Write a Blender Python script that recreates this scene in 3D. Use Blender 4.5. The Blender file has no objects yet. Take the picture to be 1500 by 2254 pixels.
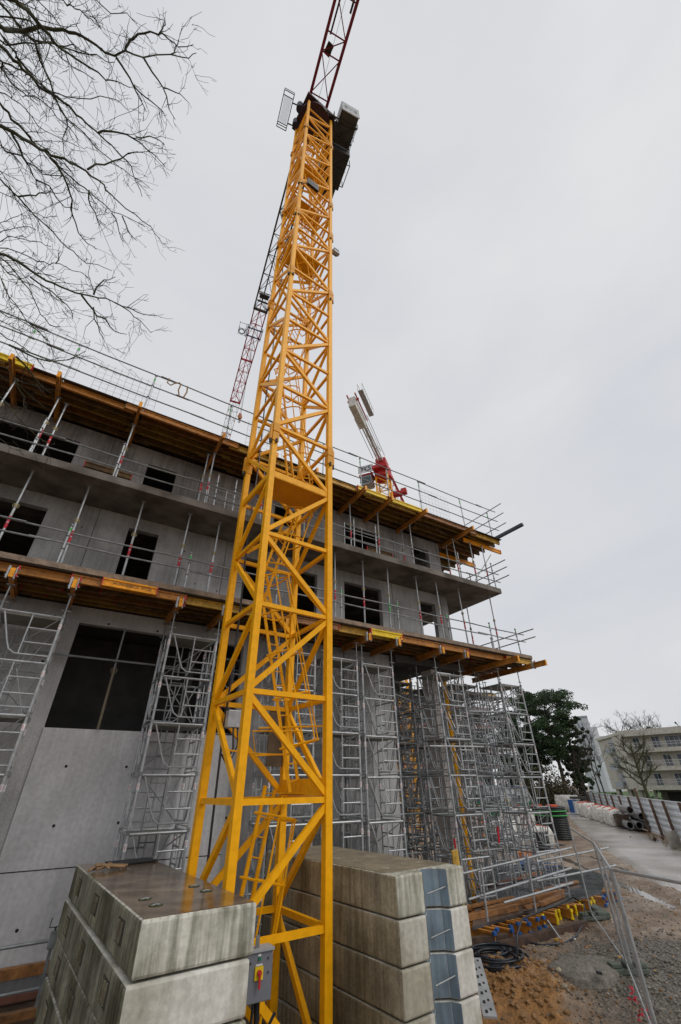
import bpy, bmesh, math, random
from mathutils import Vector, Matrix, noise
import numpy as np
random.seed(7)
S = bpy.context.scene
COL = S.collection
R = math.radians

# ---------------------------------------------------------------- camera
F, PITCH, ROLL, YB, YM = 918.02, 0.582454, -0.0133914, 0.559031, 0.617409
cp, sp = math.cos(PITCH), math.sin(PITCH)
_d = Vector((0, cp, sp)); _r = Vector((1, 0, 0)); _u = Vector((0, -sp, cp))
cr, sr = math.cos(ROLL), math.sin(ROLL)
_r, _u = cr*_r + sr*_u, -sr*_r + cr*_u
RZ = Matrix.Rotation(-YB, 3, 'Z')
VR, VU, VD = RZ @ _r, RZ @ _u, RZ @ _d
def ray(x, y): return VR*((x-750)/F) - VU*((y-1127)/F) + VD
def onZ(x, y, z): v = ray(x, y); return v*(z/v.z)
def onY(x, y, Y): v = ray(x, y); return v*(Y/v.y)
def azd(x, y, dist):
    v = ray(x, y); return v*(dist/math.hypot(v.x, v.y))
cam = bpy.data.cameras.new('camera'); co = bpy.data.objects.new('camera', cam); COL.objects.link(co)
m = Matrix((VR, VU, -VD)).transposed().to_4x4(); co.matrix_world = m
cam.sensor_fit = 'VERTICAL'; cam.sensor_height = 36.0; cam.lens = F/2254*36.0
cam.clip_start = 0.05; cam.clip_end = 3000
S.camera = co
# ---------------------------------------------------------------- world, sun, exposure
w = bpy.data.worlds.new('World'); S.world = w; w.use_nodes = True
nt = w.node_tree; N = nt.nodes; L = nt.links
for n in list(N): N.remove(n)
out = N.new('ShaderNodeOutputWorld'); bg = N.new('ShaderNodeBackground')
sky = N.new('ShaderNodeTexSky'); sky.sky_type = 'NISHITA'; sky.sun_disc = False
SUN_EL, SUN_AZ = R(48), R(150)      # azimuth clockwise from +Y
sky.sun_elevation = SUN_EL; sky.sun_rotation = SUN_AZ; sky.dust_density = 4; sky.air_density = 1.0
tc = N.new('ShaderNodeTexCoord'); mp = N.new('ShaderNodeMapping'); mp.inputs['Scale'].default_value = (1, 1, 2.2)
nz = N.new('ShaderNodeTexNoise'); nz.inputs['Scale'].default_value = 1.3; nz.inputs['Detail'].default_value = 5; nz.inputs['Roughness'].default_value = .5; nz.inputs['Distortion'].default_value = .4
rp = N.new('ShaderNodeValToRGB')
rp.color_ramp.elements[0].position = .33; rp.color_ramp.elements[0].color = (6.15, 6.35, 6.75, 1)
rp.color_ramp.elements[1].position = .68; rp.color_ramp.elements[1].color = (7.4, 7.42, 7.5, 1)
mx = N.new('ShaderNodeMix'); mx.data_type = 'RGBA'; mx.inputs[0].default_value = .96
L.new(tc.outputs['Generated'], mp.inputs['Vector']); L.new(mp.outputs['Vector'], nz.inputs['Vector']); L.new(nz.outputs['Fac'], rp.inputs['Fac'])
L.new(sky.outputs['Color'], mx.inputs[6]); L.new(rp.outputs['Color'], mx.inputs[7])
L.new(mx.outputs[2], bg.inputs['Color']); bg.inputs['Strength'].default_value = .1
L.new(bg.outputs['Background'], out.inputs['Surface'])
sl = bpy.data.lights.new('sun', 'SUN'); sl.energy = .9; sl.angle = R(25); sl.color = (1, .97, .92)
so = bpy.data.objects.new('sun', sl); COL.objects.link(so)
sd = Vector((math.sin(SUN_AZ)*math.cos(SUN_EL), math.cos(SUN_AZ)*math.cos(SUN_EL), math.sin(SUN_EL)))
so.rotation_euler = sd.to_track_quat('Z', 'Y').to_euler(); so.location = sd*60
vs = S.view_settings; vs.view_transform = 'Standard'; vs.look = 'None'; vs.gamma = 1; vs.use_curve_mapping = False; vs.exposure = 0.07
S.cycles.max_bounces = 5; S.cycles.diffuse_bounces = 2; S.cycles.glossy_bounces = 2

# ---------------------------------------------------------------- materials
MATS = {}
def mat(name, col, rough=.7, metal=0, var=.12, scale=3.0, bump=0.0, bscale=None, col2=None, streak=0.0, thr=.5, soft=.3, spec=.4, coat=0, speck=None, stain=None):
    if name in MATS: return MATS[name]
    mt = bpy.data.materials.new(name); mt.use_nodes = True; t = mt.node_tree; n = t.nodes; l = t.links
    b = n['Principled BSDF']; b.inputs['Roughness'].default_value = rough; b.inputs['Metallic'].default_value = metal
    b.inputs['Specular IOR Level'].default_value = spec
    if coat: b.inputs['Coat Weight'].default_value = coat; b.inputs['Coat Roughness'].default_value = .1
    tc = n.new('ShaderNodeTexCoord'); oi = n.new('ShaderNodeObjectInfo'); va = n.new('ShaderNodeVectorMath'); va.operation = 'ADD'
    l.new(tc.outputs['Object'], va.inputs[0]); l.new(oi.outputs['Location'], va.inputs[1]); vec = va.outputs[0]
    nz = n.new('ShaderNodeTexNoise'); nz.inputs['Scale'].default_value = scale; nz.inputs['Detail'].default_value = 8; nz.inputs['Roughness'].default_value = .62
    l.new(vec, nz.inputs['Vector'])
    rp = n.new('ShaderNodeValToRGB'); e = rp.color_ramp.elements
    c2 = col2 if col2 else tuple(max(0, c*(1-2.2*var)) for c in col)
    c1 = col if col2 else tuple(min(1, c*(1+var)) for c in col)
    e[0].position = max(0, thr-soft/2-.02); e[1].position = min(1, thr+soft/2); e[0].color = (*c2, 1); e[1].color = (*c1, 1)
    l.new(nz.outputs['Fac'], rp.inputs['Fac']); cur = rp.outputs['Color']
    def mul(cur, src_vec_scale, sc, lo, hi, p0, p1, fac, tint=(1, 1, 1)):
        mp = n.new('ShaderNodeMapping'); mp.inputs['Scale'].default_value = src_vec_scale; l.new(vec, mp.inputs['Vector'])
        q = n.new('ShaderNodeTexNoise'); q.inputs['Scale'].default_value = sc; q.inputs['Detail'].default_value = 6; l.new(mp.outputs['Vector'], q.inputs['Vector'])
        r = n.new('ShaderNodeValToRGB'); r.color_ramp.elements[0].position = p0; r.color_ramp.elements[1].position = p1
        r.color_ramp.elements[0].color = (lo*tint[0], lo*tint[1], lo*tint[2], 1); r.color_ramp.elements[1].color = (hi, hi, hi, 1); l.new(q.outputs['Fac'], r.inputs['Fac'])
        mm = n.new('ShaderNodeMix'); mm.data_type = 'RGBA'; mm.blend_type = 'MULTIPLY'; mm.inputs[0].default_value = fac
        l.new(cur, mm.inputs[6]); l.new(r.outputs['Color'], mm.inputs[7]); return mm.outputs[2]
    if streak: cur = mul(cur, (7, 7, .45), 2.2, .38, 1.08, .36, .6, streak, (1, 1.0, .88))
    if stain: cur = mul(cur, (1, 1, 1), stain[0], stain[1], 1.05, .38, .58, 1, stain[2])
    if speck: cur = mul(cur, (1, 1, 1), speck[0], speck[1], 1.15, .35, .62, .8)
    l.new(cur, b.inputs['Base Color'])
    if bump:
        bn = n.new('ShaderNodeTexNoise'); bn.inputs['Scale'].default_value = bscale or scale*8; bn.inputs['Detail'].default_value = 6; l.new(vec, bn.inputs['Vector'])
        bp = n.new('ShaderNodeBump'); bp.inputs['Strength'].default_value = bump; bp.inputs['Distance'].default_value = .02
        l.new(bn.outputs['Fac'], bp.inputs['Height']); l.new(bp.outputs['Normal'], b.inputs['Normal'])
    MATS[name] = mt; return mt
Y_ = mat('crane yellow paint', (.92, .425, .003), .45, 0, .03, .6, spec=.22, streak=.06, speck=(9, .965))
YD = mat('crane yellow worn', (.76, .335, .006), .5, 0, .06, 2, spec=.25)
RED = mat('dark red crane paint', (.23, .014, .035), .5, 0, .1, 1)
RED2 = mat('bright red paint', (.52, .03, .03), .45, 0, .1, 3)
DKM = mat('dark metal', (.05, .048, .045), .55, .2, .15, 3)
BRN = mat('weathered grey-brown jib steel', (.10, .085, .07), .6, .1, .15, 2)
LGM = mat('light grey steel', (.42, .43, .44), .5, .2, .1, 3)
BLU = mat('dark blue trolley paint', (.02, .05, .13), .5)
CON = mat('cast concrete wall', (.43, .428, .43), .8, 0, .05, .9, .15, 60, streak=.14, speck=(30, .88), stain=(.8, .82, (1, 1, 1)))
CONP = mat('pale parapet concrete', (.53, .53, .54), .75, 0, .04, .9, .06, 60, streak=.12, speck=(12, .96), stain=(.7, .88, (1, 1, 1)))
CONS = mat('cast concrete slab', (.185, .165, .145), .85, 0, .14, .7, .2, 40, stain=(1.3, .50, (1, .93, .86)))
CONU = mat('stained upper wall concrete', (.32, .31, .305), .82, 0, .07, .9, .15, 60, streak=.42, speck=(30, .85), stain=(.9, .72, (1, .97, .94)))
CONM = mat('first floor wall concrete', (.385, .385, .385), .82, 0, .06, .9, .15, 60, streak=.22, speck=(30, .86), stain=(.9, .78, (1, 1, 1)))
CONL = mat('pale concrete column', (.62, .565, .53), .8, 0, .06, 2, .1, 50)
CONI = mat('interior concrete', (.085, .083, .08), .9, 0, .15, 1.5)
BLK = mat('weathered ballast concrete', (.58, .57, .50), .8, 0, .08, 1.6, .14, 50, streak=.8, speck=(16, .88), stain=(1.1, .50, (1, .97, .8)))
BLK2 = mat('pale ballast concrete', (.64, .625, .57), .8, 0, .06, 1.6, .12, 50, streak=.2, speck=(16, .9), stain=(1.1, .58, (1, .96, .82)))
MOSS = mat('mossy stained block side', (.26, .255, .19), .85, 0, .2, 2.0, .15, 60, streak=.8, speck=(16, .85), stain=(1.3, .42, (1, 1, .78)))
BRNC = mat('brown block side with painted shade', (.42, .38, .28), .85, 0, .18, 1.5, .3, 60, streak=.55, speck=(30, .8), stain=(.9, .5, (1, .95, .8)))  # darker brown puts the right stack's side shade into the colour
WETC = mat('wet block top', (.21, .155, .10), .16, 0, .2, 3.0, .08, 12, stain=(3.2, .60, (1, .85, .7)), spec=.6)
STL = mat('galvanised steel', (.44, .46, .475), .42, .45, .12, 6)
STD = mat('dull galvanised steel', (.27, .285, .29), .5, .4, .15, 6)
RUB = mat('black rubber hose', (.018, .022, .03), .35, 0, .2, 4)
BLKP = mat('black plastic', (.02, .021, .022), .45)
WOD = mat('wet orange-brown timber', (.30, .135, .045), .5, 0, .25, 4, .2, 30, streak=0, speck=(14, .7))
WODY = mat('yellow lacquered timber', (.56, .33, .045), .5, 0, .18, 3, speck=(12, .75))
WODS = mat('shade-painted lacquered timber', (.24, .14, .025), .55, 0, .2, 3, speck=(10, .7))  # darker copy of the yellow timber, deck underside shade in its colour
WODP2 = mat('brown timber beam', (.19, .085, .02), .55, 0, .15, 3, speck=(12, .75))
WODO = mat('orange painted beam', (.88, .36, .008), .45, 0, .1, 3, speck=(12, .85))
WODP = mat('primary beam timber', (.46, .19, .03), .5, 0, .15, 3, speck=(12, .8))
WODD = mat('dark aged timber with painted shade', (.15, .085, .028), .7, 0, .25, 3, speck=(10, .7))  # tone lowered further to carry the shade under the decks
PLY = mat('plywood formwork', (.055, .036, .022), .7, 0, .2, 2)
EDG = mat('concrete and timber deck edge', (.27, .20, .145), .75, 0, .2, 4, .2, 40, speck=(20, .8))
OLDW = mat('weathered hoarding post', (.14, .085, .06), .85, 0, .25, 6)
WHT = mat('white paint', (.72, .73, .73), .5, 0, .05, 3)
HOA = mat('white corrugated steel', (.66, .70, .74), .4, .1, .08, 1.5)
STR = mat('white label', (.75, .75, .75), .6)
REDL = mat('red label', (.55, .03, .05), .6)
GRNL = mat('green label', (.08, .5, .12), .6)
GLS = mat('cab glass', (.015, .045, .05), .06, 0, .1, 3, spec=.8)
CAB = mat('grey cabinet enamel', (.17, .18, .205), .5, 0, .04, 3)
LED = mat('blue-grey painted steel channel', (.26, .34, .41), .42, .25, .14, 2, streak=.35)
BAG = mat('white woven bulk bag', (.68, .66, .62), .85, 0, .15, 5, .6, 9, speck=(7, .75))
BAGR = mat('orange-red strap', (.60, .09, .03), .7)
GRC = mat('green steel container', (.012, .19, .07), .5, 0, .15, 2)
APT = mat('beige render', (.50, .465, .40), .85, 0, .07, 1, speck=(2.5, .9))
APTW = mat('apartment window glass', (.09, .11, .14), .2, 0, .4, 1.1, spec=.6)
DRK = mat('dark recess colour', (.03, .028, .027), .9)
BARK = mat('lichened bark', (.042, .040, .028), .9, 0, .35, 6, .4, 30, col2=(.075, .085, .035))
BARKD = mat('dark bark', (.045, .036, .028), .9, 0, .3, 5)
LEAF = mat('pine foliage', (.05, .098, .036), .7, 0, .3, .35, speck=(1.5, .45))
LEAF2 = mat('ivy and brush foliage', (.11, .10, .05), .85, 0, .35, .5)
LEAF3 = mat('hedge foliage', (.05, .075, .022), .85, 0, .35, .5)
GRS = mat('grass verge', (.065, .12, .03), .9, 0, .2, 2)
STN = mat('pale field stone', (.34, .29, .21), .85, 0, .15, 8, .3)
ORD = mat('orange plastic', (.75, .2, .02), .5)
CYN = mat('cyan fascia', (.03, .34, .42), .5)
BLUP = mat('blue plastic', (.02, .10, .32), .5)
YEL = mat('safety yellow', (.80, .56, .01), .45)
GRNF = mat('grey-green concrete block foot', (.105, .125, .10), .8, 0, .1, 4, .2)
PVC = mat('grey pipe', (.27, .29, .31), .4, 0, .1, 3)
TRL = mat('translucent white sheet', (.86, .88, .90), .6, 0, .02, 1); TRL.node_tree.nodes['Principled BSDF'].inputs['Transmission Weight'].default_value = .92
PNK = mat('pale pinkish slab edge', (.42, .33, .30), .8, 0, .1, 2)

# ---------------------------------------------------------------- mesh helpers
class MB:
    def __init__(s): s.v = []; s.f = []; s.mi = []; s.cur = 0; s.st = []
    def add(s, vs, fs):
        o = len(s.v); s.st.append((o, len(s.f))); s.v += [tuple(v) for v in vs]
        for f in fs: s.f.append(tuple(i+o for i in f)); s.mi.append(s.cur)
        return s
    def box(s, x0, x1, y0, y1, z0, z1):
        v = [(x0,y0,z0),(x1,y0,z0),(x1,y1,z0),(x0,y1,z0),(x0,y0,z1),(x1,y0,z1),(x1,y1,z1),(x0,y1,z1)]
        return s.add(v, [(0,3,2,1),(4,5,6,7),(0,1,5,4),(1,2,6,5),(2,3,7,6),(3,0,4,7)])
    def prism(s, pts, z0, z1):
        n = len(pts); v = [(p[0], p[1], z0) for p in pts] + [(p[0], p[1], z1) for p in pts]
        return s.add(v, [tuple(range(n-1, -1, -1)), tuple(range(n, 2*n))] + [(i, (i+1) % n, n+(i+1) % n, n+i) for i in range(n)])
    def sect(s, a, b, prof, up=(0, 0, 1)):
        a = Vector(a); b = Vector(b); d = (b-a)
        if d.length < 1e-6: return s
        d.normalize(); up = Vector(up)
        if abs(d.dot(up)) > .98: up = Vector((0, 1, 0))
        x = d.cross(up).normalized(); y = x.cross(d)
        n = len(prof); v = [a + x*p[0] + y*p[1] for p in prof] + [b + x*p[0] + y*p[1] for p in prof]
        return s.add(v, [tuple(range(n)), tuple(range(2*n-1, n-1, -1))] + [(i, n+i, n+(i+1) % n, (i+1) % n) for i in range(n)])
    def bar(s, a, b, w, h=None, up=(0, 0, 1)):
        h = h or w; return s.sect(a, b, [(-w/2,-h/2),(w/2,-h/2),(w/2,h/2),(-w/2,h/2)], up)
    def tube(s, a, b, r, n=6, r2=None):
        a = Vector(a); b = Vector(b); d = b-a
        if d.length < 1e-6: return s
        d.normalize(); up = Vector((0,0,1)) if abs(d.z) < .95 else Vector((0,1,0))
        x = d.cross(up).normalized(); y = x.cross(d); r2 = r if r2 is None else r2
        v = [a+(x*math.cos(t)+y*math.sin(t))*r for t in [2*math.pi*i/n for i in range(n)]] + [b+(x*math.cos(t)+y*math.sin(t))*r2 for t in [2*math.pi*i/n for i in range(n)]]
        return s.add(v, [tuple(range(n)), tuple(range(2*n-1, n-1, -1))] + [(i, n+i, n+(i+1) % n, (i+1) % n) for i in range(n)])
    def poly(s, pts, r, n=5, taper=None):
        pts = [Vector(p) for p in pts]; k = len(pts); rings = []; px = None
        for i, p in enumerate(pts):
            d = (pts[min(i+1, k-1)] - pts[max(i-1, 0)])
            if d.length < 1e-9: d = Vector((0, 0, 1))
            d.normalize()
            if px is None:
                up = Vector((0,0,1)) if abs(d.z) < .9 else Vector((0,1,0)); px = d.cross(up).normalized()
            else:
                px = (px - d*px.dot(d)); px = px.normalized() if px.length > 1e-6 else Vector((1, 0, 0))
            py = d.cross(px); rr = r if taper is None else r + (taper-r)*i/(k-1)
            rings.append([p+(px*math.cos(t)+py*math.sin(t))*rr for t in [2*math.pi*j/n for j in range(n)]])
        v = [q for g in rings for q in g]; f = [tuple(range(n-1, -1, -1)), tuple(range((k-1)*n, k*n))]
        for i in range(k-1):
            for j in range(n): f.append((i*n+j, i*n+(j+1) % n, (i+1)*n+(j+1) % n, (i+1)*n+j))
        return s.add(v, f)
    def ring(s, c, r, tr, n=24, m=6, axis=(0, 0, 1), sy=1, wob=0):
        c = Vector(c); q = Vector(axis).normalized().to_track_quat('Z', 'Y'); v = []; f = []
        for i in range(n):
            t = 2*math.pi*i/n; rr = r*(1+wob*math.sin(3*t+wob*40))
            for j in range(m):
                u = 2*math.pi*j/m
                v.append(c + q @ Vector(((rr+tr*math.cos(u))*math.cos(t), (rr+tr*math.cos(u))*math.sin(t)*sy, tr*math.sin(u)+wob*.2*math.sin(2*t))))
        for i in range(n):
            for j in range(m): f.append((i*m+j, ((i+1) % n)*m+j, ((i+1) % n)*m+(j+1) % m, i*m+(j+1) % m))
        return s.add(v, f)
    def build(s, name, mats, parent=None, off=None, smooth=False, bevel=0):
        me = bpy.data.meshes.new(name)
        o_ = Vector(off) if off is not None else Vector((0, 0, 0))
        me.from_pydata([tuple(Vector(v)-o_) for v in s.v] if off is not None else s.v, [], s.f)
        if not isinstance(mats, (list, tuple)): mats = [mats]
        for mm in mats: me.materials.append(mm)
        if len(mats) > 1: me.polygons.foreach_set('material_index', s.mi)
        if smooth: me.polygons.foreach_set('use_smooth', [True]*len(me.polygons))
        me.update(); o = bpy.data.objects.new(name, me); COL.objects.link(o)
        if parent: o.parent = parent
        if bevel:
            b = o.modifiers.new('bevel', 'BEVEL'); b.width = bevel; b.segments = 2; b.limit_method = 'ANGLE'
        return o
def split(mb, name, matl, parent, per=1, off=None, **kw):
    """every `per` pieces of mb become one object of their own"""
    st = mb.st + [(len(mb.v), len(mb.f))]; last = None
    for i in range(0, len(mb.st), per):
        (v0, f0), (v1, f1) = st[i], st[min(i+per, len(mb.st))]
        q = MB(); q.v = mb.v[v0:v1]; q.f = [tuple(k-v0 for k in f) for f in mb.f[f0:f1]]; q.mi = [0]*len(q.f)
        last = q.build(name, matl, parent, off, **kw)
    return last
def tag(o, label=None, cat=None, group=None, kind=None):
    if label: o['label'] = label
    if cat: o['category'] = cat
    if group: o['group'] = group
    if kind: o['kind'] = kind
    return o
def thing(name, label, cat, loc=(0, 0, 0), rz=0, group=None):
    o = bpy.data.objects.new(name, None); COL.objects.link(o); o.location = loc; o.rotation_euler = (0, 0, rz)
    o.empty_display_size = .2
    return tag(o, label, cat, group)
def dup(root, loc=None, rz=None, label=None, group=None):
    r = root.copy(); COL.objects.link(r)
    if loc is not None: r.location = loc
    if rz is not None: r.rotation_euler = (0, 0, rz)
    if label: r['label'] = label
    if group: r['group'] = group
    for ch in list(root.children):
        c = ch.copy(); COL.objects.link(c); c.parent = r
        for g in ch.children:
            e = g.copy(); COL.objects.link(e); e.parent = c
    return r
def text(s, size, matl, parent, loc, rot, name='lettering', depth=.003):
    cu = bpy.data.curves.new(name, 'FONT'); cu.body = s; cu.size = size; cu.extrude = depth; cu.align_x = 'CENTER'; cu.align_y = 'CENTER'
    tmp = bpy.data.objects.new('tmp', cu); COL.objects.link(tmp); bpy.context.view_layer.update()
    me = bpy.data.meshes.new_from_object(tmp.evaluated_get(bpy.context.evaluated_depsgraph_get()))
    bpy.data.objects.remove(tmp); me.materials.clear(); me.materials.append(matl)
    o = bpy.data.objects.new(name, me); COL.objects.link(o); o.parent = parent; o.location = loc; o.rotation_euler = rot
    return o
ORDS = ['first','second','third','fourth','fifth','sixth','seventh','eighth','ninth','tenth','eleventh','twelfth','thirteenth','fourteenth','fifteenth','sixteenth','seventeenth','eighteenth','nineteenth','twentieth']
def ordn(i):
    if i < 20: return ORDS[i]
    tens = ['twenty','thirty','forty','fifty','sixty','seventy','eighty','ninety'][(i+1)//10-2]
    k = (i+1) % 10
    return tens+'-'+ORDS[k-1] if k else tens.replace('ty', 'tieth')
H = [(-.04,-.1),(.04,-.1),(.04,-.06),(.014,-.055),(.014,.055),(.04,.06),(.04,.1),(-.04,.1),(-.04,.06),(-.014,.055),(-.014,-.055),(-.04,-.06)]
G0 = -3.1

# ================================================================ GROUND
def gh(x, y):
    h = G0 + .05*noise.noise(Vector((x*.5, y*.5, 0))) + .035*noise.noise(Vector((x*2.1, y*2.1, 3)))
    # excavated pit beside the ballast, with a clay bank
    d = (x-8.3)*.62 + (y-7.6)*.55
    k = min(1, max(0, (.9-d)/1.6)) if x < 12 and y < 11 else 0
    k = k*k*(3-2*k)
    if x > 2: h -= .45*k
    rr = math.hypot(x-8.9, y-8.3)
    if rr < 1.6: h += .10*noise.noise(Vector((x*3, y*3, 9)))*(1-rr/1.6)
    if 6 < x < 15 and 4 < y < 11:
        h += .035*noise.noise(Vector((x*5, y*5, 1))) + .018*noise.noise(Vector((x*13, y*13, 5)))
        cl = math.exp(-(((x-8.9)/1.0)**2+((y-8.2)/.85)**2)); h += cl*(.10 + .12*noise.noise(Vector((x*2.2, y*2.2, 8))) + .07*abs(noise.noise(Vector((x*6, y*6, 3)))))
    # wheel ruts beside the road
    t = (x-20)*.78 - (y-10.5)*.62
    if 12 < x < 34 and 4 < y < 24: h += .03 -.13*math.exp(-((t+1.25)/.32)**2)*(.7+.6*noise.noise(Vector((x*.4, y*.4, 7)))) - .12*math.exp(-((t-.25)/.3)**2)*(.7+.7*noise.noise(Vector((x*.4, y*.4, 2)))) + .06*math.exp(-((t+.5)/.4)**2)
    return h
def axis(c0, c1, step, far):
    a = list(np.arange(c0, c1, step)); g = step*1.5; x = c1; pos = []
    while x < far: pos.append(x); x += g; g *= 1.35
    x = c0 - step; g = step*1.5; neg = []
    while x > -far: neg.append(x); x -= g; g *= 1.35
    return [-far]+neg[::-1] + a + pos + [far]
xs = axis(4, 26, .16, 900); ys = axis(3, 19, .16, 900)
xs = sorted(set([round(float(q), 4) for q in xs if not 6.4 < q < 13.4] + [round(6.4+.06*i, 4) for i in range(117)])); ys = sorted(set([round(float(q), 4) for q in ys if not 5.0 < q < 10.2] + [round(5.0+.06*i, 4) for i in range(87)]))
mb = MB(); nx, ny = len(xs), len(ys)
vs_ = []
for yy in ys:
    for xx in xs: vs_.append((xx, yy, gh(xx, yy) if abs(xx) < 60 and abs(yy) < 60 else G0))
fs_ = [(j*nx+i, j*nx+i+1, (j+1)*nx+i+1, (j+1)*nx+i) for j in range(ny-1) for i in range(nx-1)]
mb.add(vs_, fs_)
gm = bpy.data.materials.new('muddy ground'); gm.use_nodes = True; t = gm.node_tree; n = t.nodes; l = t.links; b = n['Principled BSDF']
geo = n.new('ShaderNodeNewGeometry'); sep = n.new('ShaderNodeSeparateXYZ'); l.new(geo.outputs['Position'], sep.inputs[0])
def nnoise(sc, det=8, rg=.6):
    q = n.new('ShaderNodeTexNoise'); q.inputs['Scale'].default_value = sc; q.inputs['Detail'].default_value = det; q.inputs['Roughness'].default_value = rg; l.new(geo.outputs['Position'], q.inputs['Vector']); return q.outputs['Fac']
def nramp(src, p0, p1, c0, c1):
    q = n.new('ShaderNodeValToRGB'); q.color_ramp.elements[0].position = p0; q.color_ramp.elements[1].position = p1; q.color_ramp.elements[0].color = (*c0, 1); q.color_ramp.elements[1].color = (*c1, 1); l.new(src, q.inputs['Fac']); return q.outputs['Color']
def nmath(op, a, bb, clamp=False):
    q = n.new('ShaderNodeMath'); q.operation = op; q.use_clamp = clamp
    for i, v in enumerate((a, bb)):
        if isinstance(v, (int, float)): q.inputs[i].default_value = v
        else: l.new(v, q.inputs[i])
    return q.outputs[0]
def nmix(f, a, bb):
    q = n.new('ShaderNodeMix'); q.data_type = 'RGBA'
    (l.new(f, q.inputs[0]) if not isinstance(f, float) else setattr(q.inputs[0], 'default_value', f)); l.new(a, q.inputs[6]); l.new(bb, q.inputs[7]); return q.outputs[2]
def blob(cx, cy, r, soft, amp):
    dx = nmath('SUBTRACT', sep.outputs[0], cx); dy = nmath('SUBTRACT', sep.outputs[1], cy)
    d = nmath('SQRT', nmath('ADD', nmath('MULTIPLY', dx, dx), nmath('MULTIPLY', dy, dy)), 0)
    nn = nmath('MULTIPLY', nmath('SUBTRACT', nnoise(1.6), .5), amp)
    return nmath('DIVIDE', nmath('SUBTRACT', r, nmath('ADD', d, nn)), soft, True)
mud = nramp(nnoise(1.1), .35, .65, (.17, .108, .066), (.38, .285, .20))
gravel = nramp(nnoise(26, 3), .36, .64, (.05, .044, .036), (.25, .215, .17))
fine = nramp(nnoise(9, 8, .75), .35, .7, (.55, .55, .55), (1.25, 1.25, 1.25))
clay = nramp(nnoise(5, 8, .7), .3, .7, (.20, .085, .022), (.50, .25, .075))
c = nmix(blob(11.8, 6.4, 2.6, .7, 2.8), mud, gravel)
c = nmix(blob(8.8, 8.25, 1.15, .25, 1.6), c, clay)
c = nmix(blob(7.6, 6.7, 1.5, .3, 1.6), c, clay)
q = n.new('ShaderNodeMix'); q.data_type = 'RGBA'; q.blend_type = 'MULTIPLY'; q.inputs[0].default_value = 1; l.new(c, q.inputs[6]); l.new(fine, q.inputs[7]); l.new(q.outputs[2], b.inputs['Base Color'])
wet = nramp(nnoise(.55, 4), .48, .62, (.65,)*3, (.16,)*3); l.new(wet, b.inputs['Roughness'])
bp = n.new('ShaderNodeBump'); bp.inputs['Strength'].default_value = .8; bp.inputs['Distance'].default_value = .05; l.new(nnoise(18, 8, .7), bp.inputs['Height']); l.new(bp.outputs['Normal'], b.inputs['Normal'])
o = mb.build('ground', gm, smooth=True); tag(o, kind='structure')
# road: wet pale concrete haul road curving away
rl = [onZ(1500+60, 2060, G0), onZ(1500, 2000, G0), onZ(1400, 1920, G0), onZ(1350, 1888, G0), onZ(1300, 1850, G0), onZ(1262, 1812, G0), onZ(1245, 1790, G0)]
rr_ = [onZ(1700, 1950, G0), onZ(1600, 1905, G0), onZ(1500, 1868, G0), onZ(1440, 1845, G0), onZ(1400, 1830, G0), onZ(1310, 1797, G0), onZ(1275, 1780, G0)]
RD = mat('wet pale haul road', (.40, .375, .35), .3, 0, .12, .5, .25, 8, stain=(.35, .66, (1, .93, .84)), speck=(16, .85))
mb = MB(); pts = []
for side in (rl, rr_): pts.append([(p.x, p.y, G0+.13) for p in side])
NR = len(rl); K = 10
vv = []
for i in range(NR):
    for k in range(K+1):
        a = Vector(pts[0][i]); e = Vector(pts[1][i]); q = a.lerp(e, (k-.5)/(K-1)); q.z += .012*noise.noise(q*.7)-.06 - (.30 if k in (0, K) else 0); vv.append(q)
mb.add(vv, [(i*(K+1)+k, i*(K+1)+k+1, (i+1)*(K+1)+k+1, (i+1)*(K+1)+k) for i in range(NR-1) for k in range(K)])
tag(mb.build('road', RD, smooth=True), kind='structure')
# cross street and verge far off
ASP = mat('dark asphalt', (.09, .092, .10), .35, 0, .1, .5)
c1, c2, c3, c4 = azd(1000, 1760, 60), azd(1252, 1760, 88), azd(1252, 1748, 150), azd(1000, 1748, 110)
mb = MB().add([(p.x, p.y, G0+.14) for p in (c1, c2, c3, c4)], [(0, 1, 2, 3)]); tag(mb.build('street', ASP), kind='structure')
mb = MB()
v1, v2, v3, v4 = azd(950, 1750, 96), azd(1520, 1750, 70), azd(1560, 1740, 240), azd(950, 1740, 260)
v2a = azd(1262, 1750, 98)
mb.add([(p.x, p.y, G0+.2) for p in (v1, v2a, v2, v3, v4)], [(0, 1, 2, 3, 4)]); tag(mb.build('grass_verge', GRS), kind='structure')
# puddles: one water sheet that shows only where the mud dips below it
PUD = mat('puddle water', (.16, .14, .12), .04, 0, .02, 1, spec=.8)
wp = [(13.5, 6.0), (21, 3.5), (33, 15), (33, 24), (24, 19)]
tag(MB().add([(x, y, G0-.035) for x, y in wp], [tuple(range(5))]).build('puddle_water', PUD), kind='structure')
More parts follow.
